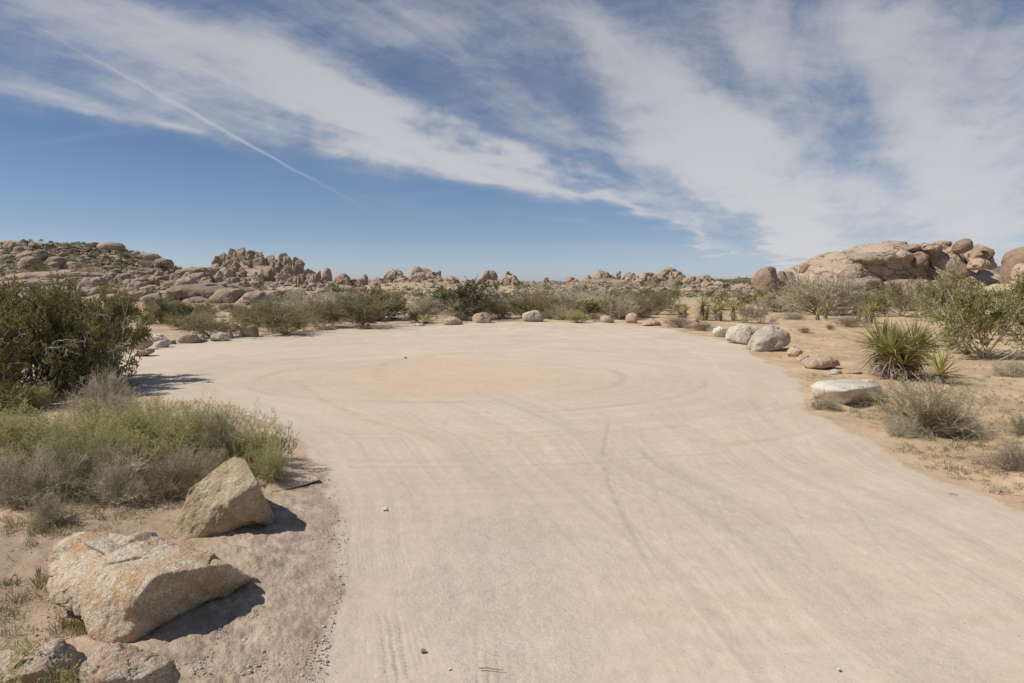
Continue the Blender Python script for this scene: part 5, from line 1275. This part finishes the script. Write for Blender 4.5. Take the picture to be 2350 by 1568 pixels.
stick(1100, 1534, 1158, 1538, .0035, 'straw', 'straw-coloured stick lying across the tyre treads at the bottom')
stick(2178, 1134, 2200, 1136, .004, 'bark', 'thin dark twig on the right rim of the lot')


# ------------------------------------------------------------------ labels that tell the scattered copies apart
LM = [(70, 590, 'the biggest round boulder'), (18, 562, 'the crest boulder'), (88, 582, 'the egg-shaped boulder'), (135, 605, 'the tail-shaped rock'), (245, 562, 'the pale cap rock'), (330, 588, 'the hill shoulder'),
      (60, 635, 'the far-left ledge'), (205, 650, 'the humped slab'), (250, 638, 'the leaning round slab'), (305, 650, 'the arched slab'), (385, 652, 'the shaded dome'), (425, 650, 'the triangular slab'), (455, 638, 'the dark-faced slab'),
      (430, 625, 'the long crest ledge'), (450, 675, 'the longest pale slab'), (445, 700, 'the lower slabs'), (575, 695, 'the big pale dome'), (495, 645, 'the cracked brown block'), (515, 600, 'the left pinnacles'), (600, 590, 'the tallest pinnacles'), (660, 600, 'the right pinnacles'),
      (748, 628, 'the lone upright boulder'), (784, 641, 'the low tan outcrop'), (835, 641, 'the stubby knob'), (871, 646, 'the smooth round boulders'), (906, 640, 'the left stepped dome'), (974, 645, 'the right stepped dome'), (1034, 650, 'the small rounded outcrop'),
      (1115, 640, 'the twin peaks'), (1163, 635, 'the cone-shaped peak'), (1175, 650, 'the bulky outcrop'), (1254, 647, 'the blocky knob'), (1312, 650, 'the knob pair'), (1348, 643, 'the square outcrop'), (1388, 637, 'the flat-topped outcrop'), (1419, 633, 'the thumb-like boulder'),
      (1489, 645, 'the smooth pale dome'), (1540, 638, 'the highest boulder heap'), (1584, 655, 'the creased outcrop'), (1619, 646, 'the last boulder heap'), (1659, 665, 'the low pale outcrop'), (1710, 667, 'the long low outcrop'), (1764, 645, 'the split boulder'), (1815, 650, 'the brown slabs'),
      (1930, 620, 'the dome left flank'), (2050, 620, 'the dome centre'), (2180, 620, 'the dome right flank'), (2218, 563, 'the balanced boulder'), (2350, 620, 'the edge boulder'), (1075, 700, 'the far dark juniper'), (1222, 724, 'the chalk white boulder'), (1290, 715, 'the silvery dome bush'),
      (1420, 700, 'the wedge-stone creosote'), (1612, 703, 'the distant yuccas'), (1725, 720, 'the silvery twins'), (1880, 690, 'the big leafless shrub'), (2070, 690, 'the dark olive creosote'), (2260, 700, 'the large creosote'), (835, 710, 'the rim creosotes'), (650, 720, 'the widest rim creosote'),
      (565, 757, 'the knobbed rock'), (430, 772, 'the wedge-shaped boulder'), (378, 720, 'the upright dark bush'), (360, 785, 'the pale flat slabs'), (100, 740, 'the big juniper'), (230, 740, 'the right juniper crown'), (1990, 715, 'the tall narrow yucca'), (2060, 800, 'the biggest yucca')]
def project(v):
    c, s_ = math.cos(PITCH), math.sin(PITCH); y, z = v[1], v[2]-CH
    f = y*c - z*s_; u = y*s_ + z*c
    return 1175+F*v[0]/f, 784-F*u/f
def name_copies(items):
    pend = {}
    for (o, tone, noun, where, w) in items:
        px, py = project((o.location.x, o.location.y, o.location.z+o.scale[2]*.5)); wp = w/o.location.y*F
        r = sorted(LM, key=lambda q: math.hypot(q[0]-px, 1.6*(q[1]-py)))[:2]
        dx, dy = px-r[0][0], py-r[0][1]
        rel = ('left of' if dx < 0 else 'right of') if abs(dx) > 1.5*abs(dy) else ('above' if dy < 0 else 'below')
        size = 'tiny' if wp < 11 else 'small' if wp < 18 else 'middling' if wp < 30 else 'large'
        lab = '%s %s %s %s, %s %s' % (size, tone, noun, where, rel, r[0][2])
        pend.setdefault(lab, []).append((math.hypot(dx, dy), o, r[1][2]))
    order = ['nearest', 'second nearest', 'third nearest', 'fourth nearest', 'fifth nearest', 'sixth nearest', 'seventh nearest', 'eighth nearest', 'ninth nearest']
    for lab, L in pend.items():
        if len(L) == 1: L[0][1]['label'] = lab; continue
        L.sort(key=lambda q: q[0])
        for i, (dd, o, r2) in enumerate(L):
            base, rel = lab.split(', ')
            o['label'] = base.replace(' the far rubble slope', ' the rubble') + ', ' + rel + ', ' + (order[i] if i < len(order) else 'farther off')
name_copies(SCATTERED); name_copies(SB)

# render settings that suit the scene
SC.cycles.max_bounces = 6
SC.cycles.transparent_max_bounces = 4
print('objects', len(bpy.data.objects), 'faces', sum(len(m.polygons) for m in bpy.data.meshes))
